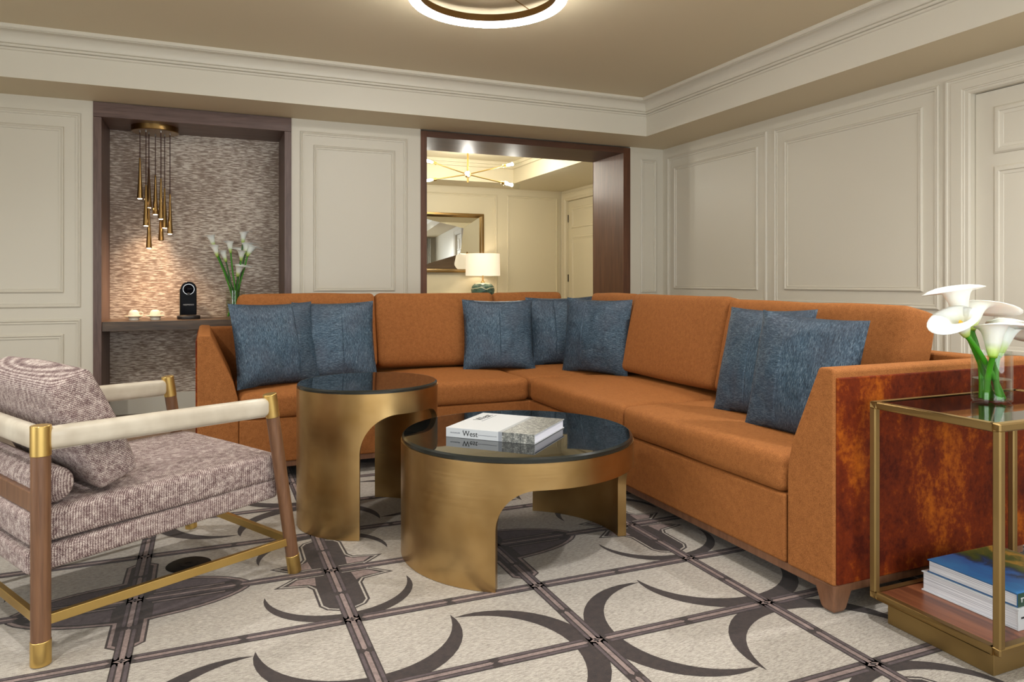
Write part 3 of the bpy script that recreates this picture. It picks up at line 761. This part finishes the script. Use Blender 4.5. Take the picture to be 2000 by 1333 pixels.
# ------------------------------------------------------------------ armchair
ch = thing('armchair', 'low armchair in speckled plum and ivory weave with walnut legs and ivory leather arms', 'armchair', (-.398, 2.196, RG), R(28.3))
CW = .706
def leg(p0, p1, r, nm):
    # p0 foot, p1 top; brass foot and cap
    p0 = Vector(p0); p1 = Vector(p1); d = (p1 - p0); Ln = d.length; d.normalize()
    a, b = p0 + d * .062, p1 - d * .078
    o = MB().tube([a, b], r - .0012, 28).build('leg', 'chairwood', ch)
    MB().tube([p0, a + d * .001], r, 28).build('brass_foot', 'brass', o, bevel=.0015)
    MB().tube([b - d * .001, p1], r, 28).build('brass_cap', 'brass', o, bevel=.0015)
for y in (0, CW):
    leg((0, y, 0), (0.0, y, .620), .0245, 'rear'); leg((.765, y, 0), (.668, y, .620), .0225, 'front')
def rr_tube(p0, p1, hw, hh, n=5):
    # padded rectangular leather sleeve
    p0 = Vector(p0); p1 = Vector(p1); u = (p1 - p0).normalized(); L_ = (p1 - p0).length; s_ = Vector((0, 0, 1)).cross(u).normalized(); w = u.cross(s_)
    c_ = (p0 + p1) / 2; T = Matrix(((u.x, s_.x, w.x, c_.x), (u.y, s_.y, w.y, c_.y), (u.z, s_.z, w.z, c_.z), (0, 0, 0, 1)))
    return T, L_
def arm(y, nm='armrest'):
    T, L_ = rr_tube((.012, y, .584), (.662, y, .578), 0, 0)
    o = MB().softbox(L_ / 2, .021, .031, .0195, (0, 0, 0), 10, T=T).build(nm, 'leather', ch)
    s_ = MB().box(-L_ / 2 + .01, L_ / 2 - .01, -.0012, .0012, -.0325, -.030, T=T).build('seam', 'leather', o)
arm(0); arm(CW)
T, L_ = rr_tube((0, .012, .584), (0, CW - .012, .584), 0, 0)
MB().softbox(L_ / 2, .021, .031, .0195, (0, 0, 0), 10, T=T).build('top_rail', 'leather', ch)
MB().box(-.012, .012, .015, CW - .015, .388, .440).build('back_rail', 'chairwood', ch, bevel=.003)
# stretchers
sz0, sz1 = .098, .124
MB().box(.015, .745, -.008, .008, sz0, sz1).build('stretcher', 'brass', ch, bevel=.0015)
MB().box(.015, .745, CW - .008, CW + .008, sz0, sz1).build('stretcher', 'brass', ch, bevel=.0015)
MB().box(.741, .757, .015, CW - .015, sz0, sz1).build('stretcher', 'brass', ch, bevel=.0015)
MB().box(-.008, .008, .015, CW - .015, sz0, sz1).build('stretcher', 'brass', ch, bevel=.0015)
# seat: upholstered deck and loose cushion, tilted slightly
def tilt(x, z): return z + .048 * (x / .75)
Tt = Matrix.Rotation(-math.atan2(.036, .75), 4, 'Y')
y0, y1 = .032, CW - .032; yc = (y0 + y1) / 2; hy = (y1 - y0) / 2
MB().softbox(.374, hy, .0335, .016, (0, 0, .0), 12, T=Matrix.Translation((.350, yc, .2725)) @ Tt, wob=.001).build('seat_base', 'boucle', ch)
MB().softbox(.378, hy + .002, .045, .020, (.003, .003, .012), 16, T=Matrix.Translation((.356, yc, .352)) @ Matrix.Rotation(-math.atan2(.020, .75), 4, 'Y'), wob=.002).build('seat_cushion', 'boucle', ch)
# back cushion: bottom rear edge on the seat, leaning back over the rail
bb = Vector((.161, 0, .402)); bt = Vector((.025, 0, .712)); up = (bt - bb).normalized(); fw = Vector((up.z, 0, -up.x))
hgt, tk = .336, .118
c_ = bb + up * hgt / 2 + fw * tk / 2 + Vector((0, yc, 0))
T = Matrix(((fw.x, 0, up.x, c_.x), (0, 1, 0, c_.y), (fw.z, 0, up.z, c_.z), (0, 0, 0, 1)))
MB().softbox(tk / 2, hy - .004, hgt / 2, .024, (.026, .004, .012), 16, T=T, wob=.004, seed=3).build('back_cushion', 'boucle_z', ch)
MB().tube([(.050, y0 + .002, .445), (.050, y0 + .010, .445), (.050, y0 + .022, .445), (.050, y1 - .022, .445), (.050, y1 - .010, .445), (.050, y1 - .002, .445)], [.020, .040, .048, .048, .040, .020], 28).build('bolster', 'boucle', ch, sharp=80)

# ------------------------------------------------------------------ brass side table at the right
TX0, TX1, TY0, TY1, TZ0, TZ1 = 1.78, 2.42, 1.150, 1.528, .080, .652
st = thing('side_table', 'rectangular antique brass frame side table with dark glass top and walnut shelf', 'side table', (TX0, TY0, RG))
Ts = Matrix.Translation((-TX0, -TY0, -RG)); w = .021
def bar(x0, x1, y0, y1, z0, z1, nm='frame_bar'): return MB().box(x0, x1, y0, y1, z0, z1, T=Ts)
for z, nm in ((TZ0, 'bottom_frame'), (TZ1 - w, 'top_frame')):
    mb = MB(); mb.box(TX0, TX1, TY0, TY0 + w, z, z + w, T=Ts).box(TX0, TX1, TY1 - w, TY1, z, z + w, T=Ts)
    mb.box(TX0, TX0 + w, TY0 + w, TY1 - w, z, z + w, T=Ts).box(TX1 - w, TX1, TY0 + w, TY1 - w, z, z + w, T=Ts)
    mb.build(nm, 'tablebrass', st, bevel=.0035, seg=1)
for x in (TX0, TX1 - w):
    for y in (TY0, TY1 - w): MB().box(x, x + w, y, y + w, TZ0 + w - .004, TZ1 - w + .004, T=Ts).build('leg', 'tablebrass', st, bevel=.0035, seg=1)
MB().box(TX0 + w, TX1 - w, TY0 + w, TY1 - w, TZ1 - .012, TZ1 - .002, T=Ts).build('glass_top', 'bronzeglass', st)
MB().box(TX0 + w, TX1 - w, TY0 + w, TY1 - w, TZ0 + .004, TZ0 + w - .002, T=Ts).build('shelf', 'shelfwalnut', st)
MB().box(TX0 + .04, TX1 - .04, TY0 + .042, TY1 - .03, RG, TZ0, T=Ts).build('plinth', 'tablebrass', st, bevel=.001)
SHZ = TZ0 + w - .0017
b1 = book('book', .285, .262, .052, 'white', 'thick white hardcover book at the bottom of the stack on the side table shelf', (1.930, 1.197, SHZ), 0, group='books on the side table shelf')
# pages face the left side: rebuild orientation so the fore edge looks left
def book2(name, x0, x1, y0, y1, z0, h, cover, label, ct, edge=.004):
    t = thing(name, label, 'book', (x0, y0, z0), 0, 'books on the side table shelf')
    mb = MB().box(0, x1 - x0, 0, y1 - y0, 0, ct).box(0, x1 - x0, 0, y1 - y0, h - ct, h).box(0, x1 - x0, 0, ct, ct, h - ct)
    mb.build('cover', cover, t, bevel=.0008)
    MB().box(edge, x1 - x0 - edge, ct, y1 - y0 - edge, ct, h - ct).build('pages', 'paper', t)
    return t
for c_ in list(b1.children): bpy.data.objects.remove(c_)
bpy.data.objects.remove(b1)
b1 = book2('book', 1.923, 2.225, 1.196, 1.470, SHZ, .056, 'white', 'thick white hardcover book at the bottom of the stack on the side table shelf', .0032)
mb = MB(); text_mb('ART', .034, Matrix.Translation((.0075, -.0003, .020)) @ TS, mb)
mk('bluecover', 'blue book board', srgb(34, 84, 132), 0.4); mk('greencover', 'dark green spine', srgb(36, 66, 52), 0.4)
mb = MB().box(.010, .030, -.0006, 0, .030, .0345); mb.build('spine_lettering', 'ink', b1)
b2 = book2('book', 1.930, 2.228, 1.203, 1.457, SHZ + .0563, .036, 'bluecover', 'blue hardcover book with a painted landscape cover on top of the white one', .0025)
MB().box(.0005, .2975, .0005, .2535, .0360, .0363).build('cover_painting', 'painting', b2)
MB().box(.0005, .2975, -.0006, 0, .0005, .0355).build('spine', 'greencover', b2)
MB().box(.012, .026, -.0009, -.0006, .021, .024).box(.014, .018, -.0009, -.0006, .012, .021).build('spine_lettering', 'white', b2)

# ------------------------------------------------------------------ calla lilies
def bez(p0, p1, p2, n=14):
    p0, p1, p2 = Vector(p0), Vector(p1), Vector(p2)
    return [(p0 * (1 - t) ** 2 + p1 * 2 * t * (1 - t) + p2 * t * t) for t in [i / n for i in range(n + 1)]]
def calla(label, base, mid, neck, head_dir, L_, Rm, group, tip=.5, roll=0, curl=1.0, r=.0048, name='calla_lily', sres=1, green='green'):
    """base..neck: stem path; head_dir: direction the funnel opens; tip points to the local +x side"""
    t = thing(name, label, 'flower', base, 0, group)
    b0 = Vector(base); path = [p - b0 for p in bez(base, mid, neck)]
    MB().tube(path, [r * (1 - .12 * i / 14) for i in range(15)], 10).build('stem', green, t)
    d = Vector(head_dir).normalized(); side = Vector((1, 0, 0)) if abs(d.x) < .9 else Vector((0, 1, 0))
    a = (side - d * side.dot(d)).normalized(); b = d.cross(a)
    a2 = a * math.cos(roll) + b * math.sin(roll); b2_ = d.cross(a2)
    nk = path[-1] - d * .004
    T = Matrix(((a2.x, b2_.x, d.x, nk.x), (a2.y, b2_.y, d.y, nk.y), (a2.z, b2_.z, d.z, nk.z), (0, 0, 0, 1)))
    NS, NT = 18 * sres, 34 * sres; v = []
    for i in range(NS + 1):
        s_ = i / NS
        for k in range(NT + 1):
            q = -1 + 2 * k / NT; th = q * PI * 1.10
            A = math.cos(q * PI / 2 * .98) ** 2; e = max(0, (s_ - .78) / .22)
            rad = r * 1.1 + Rm * (.58 * s_ ** .85 + (.10 + .62 * A ** .7) * max(0, (s_ - .45) / .55) ** 2.4)
            z = L_ * s_ * (.74 + .26 * A)
            rad += curl * Rm * .22 * e ** 1.2 * (.35 + .65 * A); z -= curl * L_ * .13 * e ** 2 * (.25 + .75 * A)
            rad += tip * Rm * A ** 5 * e ** 1.6; z -= tip * L_ * .05 * A ** 4 * e ** 2
            wv = .03 * Rm * math.sin(th * 3 + s_ * 4) * e
            v.append(((rad + wv) * math.cos(th), (rad + wv) * math.sin(th) * .92, z))
    f = [(i * (NT + 1) + k, i * (NT + 1) + k + 1, (i + 1) * (NT + 1) + k + 1, (i + 1) * (NT + 1) + k) for i in range(NS) for k in range(NT)]
    o = MB().add(v, f, 0, True).build('spathe', 'petal', t, sharp=180, fix=False)
    o.matrix_local = T
    so = o.modifiers.new('thick', 'SOLIDIFY'); so.thickness = .0012; so.offset = 0
    MB().tube([(0, 0, L_ * .08), (0, 0, L_ * .5), (0, 0, L_ * .58)], [r * .7, r * .8, r * .3], 8, T=T).build('spadix', 'spadix', t)
    return t
def vase(name, label, loc, rr, h, water, sq=1.0):
    t = thing(name, label, 'vase', loc)
    S_ = Matrix.Diagonal((1, sq, 1, 1)); wl = .003
    MB().lathe([(0, .0), (rr - .006, 0), (rr, .006), (rr, h - .001), (rr - .0012, h), (rr - wl, h - .001), (rr - wl, .010), (rr - .008, .0075), (0, .0075)], 64, T=S_).build('glass', 'glass', t)
    MB().lathe([(0, .0085), (rr - wl - .0008, .0105), (rr - wl - .0008, water), (0, water)], 64, T=S_).build('water', 'water', t)
    return t
GT = TZ1 - .0018
vase('vase', 'clear glass cylinder vase half full of water on the brass side table', (2.105, 1.385, GT), .052, .148, .068)
G1 = 'calla lilies in the vase on the side table'
VX, VY, VZ = 2.105, 1.385, GT
calla('white calla lily standing tallest at top left in the side table vase', (VX + .020, VY + .012, VZ + .010), (VX - .02, VY + .01, VZ + .10), (2.006, 1.400, .872), (-.10, .16, 1), .150, .050, G1, tip=.40, roll=3.5, curl=2.0, r=.0085)
calla('white calla lily drooping left over the sofa arm from the side table vase', (VX + .026, VY - .016, VZ + .010), (VX - .03, VY - .01, VZ + .12), (1.975, 1.372, .850), (-.62, -.10, .78), .098, .043, G1, tip=.35, roll=PI, curl=1.2, r=.0080)
calla('white calla lily at the back right of the side table vase, long tip pointing right', (VX - .024, VY + .014, VZ + .010), (VX - .005, VY + .02, VZ + .12), (2.075, 1.425, .858), (.30, .12, .95), .106, .048, G1, tip=.85, roll=-.5, curl=1.7, r=.0080)
calla('white calla lily lowest at the front centre of the side table vase', (VX - .030, VY - .004, VZ + .010), (VX - .035, VY - .01, VZ + .08), (2.050, 1.345, .788), (.14, .06, 1), .122, .041, G1, tip=.45, roll=-1.2, curl=1.8, r=.0085)
calla('white calla lily leaning furthest right out of the side table vase', (VX + .004, VY - .020, VZ + .010), (VX - .01, VY - .01, VZ + .08), (2.098, 1.362, .788), (.50, .05, .87), .138, .044, G1, tip=.8, roll=-.3, curl=1.6, r=.0085)

# niche shelf, tea cups, machine and second vase
o = MB().box(NX0 + .052, NX1 - .052, 5.670, 6.119, .656, .722).build('niche_shelf', 'shelfwood', bevel=.001)
tag(o, 'thick dark walnut shelf spanning the niche', 'shelf')
def cup(x, y, label):
    sc_ = thing('saucer', 'white saucer on the niche shelf under the ' + label[1], 'saucer', (x, y, .7222), 0, 'saucers on the niche shelf')
    MB().lathe([(0, .004), (.026, .004), (.030, .000), (.034, .001), (.034, .016), (.040, .0225), (.060, .0275), (.064, .030), (.063, .0315), (.045, .0285), (.030, .0265), (0, .0265)], 40).build('dish', 'ceramic', sc_)
    c_ = thing('cup', label[0], 'cup', (x - .002, y, .7222 + .0290), 0, 'upturned cups on the niche shelf')
    MB().lathe([(.0375, 0), (.0385, .001), (.0370, .014), (.0320, .030), (.0250, .040), (.0180, .0430), (.0175, .0460), (.0150, .0460), (.0140, .0435), (0, .0432)], 40).build('body', 'ceramic', c_)
    MB().tube([(.033, 0, .026), (.046, -.002, .030), (.058, -.004, .024), (.060, -.004, .012), (.050, -.003, .005), (.0375, 0, .006)], .0032, 10).build('handle', 'ceramic', c_)
cup(-.487, 5.85, ('upside-down white cup on the left saucer of the niche shelf', 'left cup'))
cup(-.349, 5.85, ('upside-down white cup on the right saucer, nearer the coffee machine', 'right cup'))
em = thing('coffee_machine', 'narrow glossy black capsule coffee machine on the niche shelf', 'coffee machine', (-.128, 5.93, .7222))
pts = [(-.054, .030), (.054, .030), (.054, .225)] + [(.054 * math.cos(t), .225 + .054 * math.sin(t)) for t in [PI * k / 16 for k in range(1, 16)]] + [(-.054, .225)]
MB().prism(pts, -.060, .10, 'Y').build('body', 'blackgloss', em, bevel=.004, seg=3)
MB().prism([(-.050, .034), (.050, .034), (.050, .165), (-.050, .165)], -.064, -.060, 'Y').build('front_panel', 'blackgloss', em, bevel=.001)
MB().lathe([(0, 0), (.078, 0), (.080, .004), (.080, .022), (.076, .026), (0, .026)], 40, T=Matrix.Translation((.0, -.045, 0)) @ Matrix.Diagonal((1, .8, 1, 1))).build('drip_tray', 'blackmatte', em)
Tm = Matrix.Translation((0, -.0605, .222)) @ Matrix.Rotation(R(90), 4, 'X')
MB().lathe([(0, .006), (.030, .006), (.034, .004), (.037, 0)], 36, T=Tm).build('brewing_head', 'blackgloss', em)
MB().lathe([(.036, 0), (.040, 0), (.040, .005), (.036, .005)], 36, T=Tm, closed=True).build('chrome_ring', 'chrome', em)
MB().box(-.009, .009, -.078, -.060, .176, .196).build('spout', 'blackmatte', em, bevel=.003)
mb = MB(); text_mb('NESPRESSO', .0145, Matrix.Translation((0, -.0642, .102)) @ TS, mb, align='CENTER'); mb.build('lettering', 'white', em)
MB().box(-.062, -.055, -.05, .10, .026, .225).build('side_panel', 'steel', em, bevel=.003)

vase('vase', 'tall clear glass vase of calla lilies on the niche shelf behind the sofa', (.199, 5.92, .7222), .070, .212, .14)
G2 = 'calla lilies in the niche vase'
spots = [((.011, 5.92, 1.376), (-.35, 0, 1), 'leftmost and pointing up left', 2.9), ((.040, 5.90, 1.300), (-.25, .1, .9), 'just under the leftmost bloom', 2.9),
         ((.095, 5.93, 1.262), (-.35, 0, 1), 'half hidden beside the left stems', 2.9), ((.148, 5.90, 1.335), (-.15, 0, 1), 'upright left of centre', 2.9),
         ((.262, 5.93, 1.410), (.08, 0, 1), 'highest of the right hand stems', 0.2), ((.240, 5.90, 1.275), (.0, -.2, 1), 'left one of the right cluster', 2.9),
         ((.290, 5.93, 1.325), (.2, 0, 1), 'top of the right cluster', 0), ((.335, 5.91, 1.300), (.5, 0, 1), 'furthest right in the cluster', 0),
         ((.240, 5.87, 1.150), (.25, -.2, 1), 'lowest, just above the vase rim', 0)]
for k, (hp, hd, lab, rl) in enumerate(spots):
    d = Vector(hd).normalized(); hp = Vector(hp); L_ = .112; neck = hp - d * L_
    a_ = k * 2.2; bx, by = .199 + .03 * math.cos(a_) - (hp.x - .199) * .18, 5.92 + .028 * math.sin(a_)
    rimx = .199 + max(-.05, min(.05, (hp.x - .199) * .35))
    calla('small white calla lily in the niche vase, ' + lab, (bx, by, .736), (rimx - (neck.x - rimx) * .2, 5.92 + .02 * math.sin(a_), .98), tuple(neck), hd, L_, .040 if k in (5, 6, 7, 8) else .031, G2, tip=.5, roll=rl, curl=.7, r=.0066, green='green' if k % 2 else 'darkgreen')

# ------------------------------------------------------------------ pendant cluster in the niche
pc = thing('pendant_cluster', 'brass canopy with nine slim cone pendant lights hanging in the niche', 'pendant light', (-.353, 5.893, 2.1355))
MB().lathe([(0, 0), (.158, 0), (.158, -.036), (.154, -.040), (0, -.040)], 64).build('canopy', 'pbrass', pc)
PD = [(-.448, 5.83, 1.894, 1.601), (-.407, 5.80, 1.692, 1.403), (-.397, 5.93, 1.845, 1.547), (-.355, 5.95, 1.790, 1.499), (-.309, 5.78, 1.751, 1.454),
      (-.393, 5.88, 1.538, 1.246), (-.319, 5.99, 1.613, 1.310), (-.292, 5.93, 1.695, 1.400), (-.253, 5.86, 1.641, 1.352)]
mk('cord', 'dark red pendant cord', srgb(62, 22, 16), 0.6)
for i, (x, y, zt, zb_) in enumerate(PD):
    q = Vector((x + .353, y - 5.893, 0)); lit = i != 6
    L_ = .295; zt = zb_ + L_
    p = MB().lathe([(.0, L_), (.0045, L_), (.0062, L_ - .008), (.0085, L_ * .72), (.0140, L_ * .34), (.0190, .022), (.0200, .0), (.0185, .0), (.0170, .012), (0, .012)], 28, T=Matrix.Translation((q.x, q.y, zb_ - 2.1355))).build('pendant', 'pbrass', pc)
    MB().tube([(q.x, q.y, zt - 2.1355), (q.x, q.y, -.052)], .0030, 8).build('cord', 'cord', p)
    MB().tube([(q.x, q.y, -.056), (q.x, q.y, -.040)], .005, 8).build('grommet', 'chrome', p)
    MB().lathe([(0, -.004), (.012, -.003), (.0168, .003), (.0168, .011), (0, .0115)], 20, T=Matrix.Translation((q.x, q.y, zb_ - 2.1355))).build('diffuser', 'tipglow' if lit else 'smokeedge', p)
    if lit:
        l = bpy.data.lights.new('pendant_light', 'SPOT'); l.energy = 5.6; l.color = (1.0, .66, .40); l.spot_size = R(105); l.spot_blend = .8; l.shadow_soft_size = .016
        lo = bpy.data.objects.new('pendant_light', l); COL.objects.link(lo); lo.location = (x, y, zb_ - .008)

# ------------------------------------------------------------------ ring ceiling light
cl = thing('ceiling_light', 'round suspended ceiling light with a glowing white ring and brass band', 'ceiling light', (1.303, 3.387, ZC))
zr = 2.42 - ZC
MB().lathe([(.3500, zr + .0222), (.3500, zr + .0035), (.3545, zr), (.3545, zr + .0222)], 128, closed=True).build('inner_lip', 'ringsoft', cl)
MB().lathe([(.3550, zr + .022), (.3550, zr), (.396, zr), (.4005, zr + .005), (.4005, zr + .022)], 128, closed=True).build('glow_ring', 'ringglow', cl)
MB().lathe([(.397, zr + .0222), (.4005, zr + .0222), (.4005, zr + .036), (.397, zr + .036)], 128, closed=True).build('fill_collar', 'ringsoft', cl)  # glowing collar added around the ring to brighten the tray ceiling
MB().lathe([(.350, zr + .0223), (.350, zr + .060), (.3968, zr + .060), (.3968, zr + .0223)], 128, closed=True).build('brass_band', 'pbrass', cl)
MB().lathe([(0, 0), (.11, 0), (.11, -.028), (0, -.030)], 64).build('canopy', 'pbrass', cl)
for k in range(3):
    a = R(30 + 120 * k); MB().tube([(.09 * math.cos(a), .09 * math.sin(a), -.025), (.375 * math.cos(a), .375 * math.sin(a), zr + .058)], .003, 8).build('suspension_rod', 'pbrass', cl)

# unseen lamps added in the tray ceiling as overhead fill
def fill_downlight(x, y, label, e=26):
    t = thing('added_downlight', label, 'fill_downlight', (x, y, ZC), 0, 'added fill lights')
    MB().lathe([(.045, 0), (.045, -.002), (.060, -.004), (.062, 0)], 40).build('trim_ring', 'cream', t)
    MB().lathe([(0, -.001), (.044, -.001)], 40, smooth=False).build('lens', 'ringglow', t)
    l = bpy.data.lights.new('fill_beam', 'SPOT'); l.energy = e * 4; l.color = (1.0, .985, .955); l.spot_size = R(150); l.spot_blend = 1.0; l.shadow_soft_size = .05
    lo = bpy.data.objects.new('fill_beam', l); COL.objects.link(lo); lo.location = (x, y, ZC - .06)
fill_downlight(-1.3, 3.3, 'small round fill light added in the ceiling above the armchair side of the room')
fill_downlight(-1.0, .9, 'small round fill light added in the ceiling nearest the left window')
fill_downlight(1.2, .9, 'small round fill light added in the ceiling in front of the big window')
fill_downlight(2.9, 1.4, 'small round fill light added in the ceiling over the brass side table')

# ------------------------------------------------------------------ foyer furniture
mr = thing('wall_mirror', 'brass framed mirror with tilted facets hanging in the foyer', 'mirror', (2.77, FYB - .002, 1.50))
mx0, mx1, mz0, mz1 = 2.204 - 2.77, 3.336 - 2.77, 1.119 - 1.5, 1.887 - 1.5
mb = MB(); w = .026
mb.box(mx0, mx1, -.045, 0, mz0, mz0 + w).box(mx0, mx1, -.045, 0, mz1 - w, mz1).box(mx0, mx0 + w, -.045, 0, mz0 + w, mz1 - w).box(mx1 - w, mx1, -.045, 0, mz0 + w, mz1 - w)
mb.build('frame', 'pbrass', mr, bevel=.002)
O = [(mx0 + w, -.010, mz0 + w), (mx1 - w, -.010, mz0 + w), (mx1 - w, -.010, mz1 - w), (mx0 + w, -.010, mz1 - w)]
I = [(-.42, -.012, -.34), (3.00 - 2.77, -.0705, 1.36 - 1.5), (3.04 - 2.77, -.0741, 1.69 - 1.5), (-.42, -.012, .345)]
mb = MB()
mb.add(O + I, [(0, 1, 5, 4), (1, 2, 6, 5), (2, 3, 7, 6), (3, 0, 4, 7), (4, 5, 6, 7)]).build('faceted_glass', 'mirror', mr, fix=False)
ct_ = thing('console_table', 'walnut console table under the foyer mirror, mostly hidden behind the sofa', 'console table', (2.85, 8.62, 0))
MB().box(-.75, .75, -.19, .19, .745, .790).build('table_top', 'shelfwood', ct_, bevel=.003)
for sx in (-1, 1):
    for sy in (-1, 1): MB().box(sx * .72 - .02, sx * .72 + .02, sy * .165 - .02, sy * .165 + .02, 0, .745).build('leg', 'shelfwood', ct_, bevel=.002)
lp = thing('table_lamp', 'teal glazed ceramic table lamp with a white drum shade in the foyer', 'lamp', (3.246, 8.62, .7905))
MB().lathe([(0, 0), (.105, 0), (.112, .006), (.140, .05), (.152, .10), (.142, .145), (.128, .165), (.110, .180), (.098, .184)], 56).build('base', 'teal', lp)
mb = MB(); N_ = 72; v = []
for k in range(N_):
    t = 2 * PI * k / N_; z_ = .128 + .010 * math.sin(t * 5) + .005 * math.sin(t * 9 + 1)
    for (rr, zz) in ((.1535, z_ - .004), (.1530, z_ + .004), (.1000, .1845), (.090, .190), (.085, .194), (.03, .198), (0.0, .198)):
        if zz < .15: rr = .1525 - max(0, zz - .10) * .23 + (.003 if zz < z_ else .001)
        v.append((rr * math.cos(t), rr * math.sin(t), zz))
mb.add(v, [(k * 7 + i, ((k + 1) % N_) * 7 + i, ((k + 1) % N_) * 7 + i + 1, k * 7 + i + 1) for k in range(N_) for i in (0, 2, 3, 4, 5)], 0, True).build('glazed_shoulder', 'tealpale', lp, fix=False)
MB().lathe([(.028, .195), (.030, .205), (.014, .220), (.008, .235), (.008, .56), (.012, .57), (.006, .595), (0, .597)], 24).build('stem', 'pbrass', lp)
MB().lathe([(.215, .287), (.222, .287), (.216, .567), (.209, .567)], 64, closed=True).build('shade', 'shade', lp)
l = bpy.data.lights.new('lamp_bulb', 'POINT'); l.energy = 2.2; l.color = (1, .88, .70); l.shadow_soft_size = .04
lo = bpy.data.objects.new('lamp_bulb', l); COL.objects.link(lo); lo.location = (3.246, 8.62, .79 + .44)

chd = thing('chandelier', 'brass sputnik chandelier with glass tube bulbs hanging in the foyer', 'chandelier', (2.541, 7.2, 2.5))
cz = 2.138 - 2.5
MB().tube([(0, 0, 0), (0, 0, cz - .085)], .010, 14).build('rod', 'brass', chd)
MB().lathe([(0, 0), (.06, 0), (.06, -.02), (0, -.022)], 32).build('canopy', 'brass', chd)
bmh = MB()
bmh.lathe([(.036 * math.sin(PI * k / 12), cz + .036 * math.cos(PI * k / 12)) for k in range(13)], 24).build('hub', 'brass', chd)
ends = [((.72, 0, .20)), ((.66, -.06, -.125)), ((-.62, 0, .165)), ((-.60, .06, -.115))]
more = [((-.235, -.66, -.10)), ((.24, .66, .10))]
for (ex, ey, ez) in ends + more:
    d = Vector((ex, ey, ez)); Ld = d.length; d.normalize(); c0 = Vector((0, 0, cz))
    sc_ = .94
    a1 = c0 + d * (Ld * .56)
    arm_ = MB().tube([c0 + d * .03, a1], .0065, 12).build('arm', 'brass', chd)
    MB().tube([a1, a1 + d * .035], .017, 16).build('socket', 'brass', arm_)
    MB().tube([a1 + d * .036, a1 + d * .06, a1 + d * .10, a1 + d * .115], [.008, .0135, .0135, .005], 14).build('bulb', 'bulbglow', arm_)
    MB().tube([a1 + d * .030, a1 + d * .215], .026, 20, cap=False).build('glass_tube', 'glass', arm_)
    l = bpy.data.lights.new('chandelier_bulb', 'POINT'); l.energy = 8.5; l.color = (1, .95, .86); l.shadow_soft_size = .03
    lo = bpy.data.objects.new('chandelier_bulb', l); COL.objects.link(lo); lo.location = Vector((2.541, 7.2, 2.5)) + a1 + d * .13

# curtains at the window behind the camera
def curtain(x0, x1, y, z0, z1, label):
    n_ = 90; v = []
    for k in range(n_ + 1):
        x = x0 + (x1 - x0) * k / n_; dy = .035 * math.sin(k * .95) + .01 * math.sin(k * .37)
        v += [(x, y + dy, z0), (x, y + dy, z1)]
    o = MB().add(v, [(2 * k, 2 * k + 2, 2 * k + 3, 2 * k + 1) for k in range(n_)], 0, True).build('curtain', 'curtain', fix=False, sharp=180)
    so = o.modifiers.new('thick', 'SOLIDIFY'); so.thickness = .003
    tag(o, label, 'curtain')
curtain(-2.0, -1.35, -2.05, .02, 2.2, 'white curtain drawn to the left of the big window')
curtain(3.15, 3.8, -2.05, .02, 2.2, 'white curtain drawn to the right of the big window')
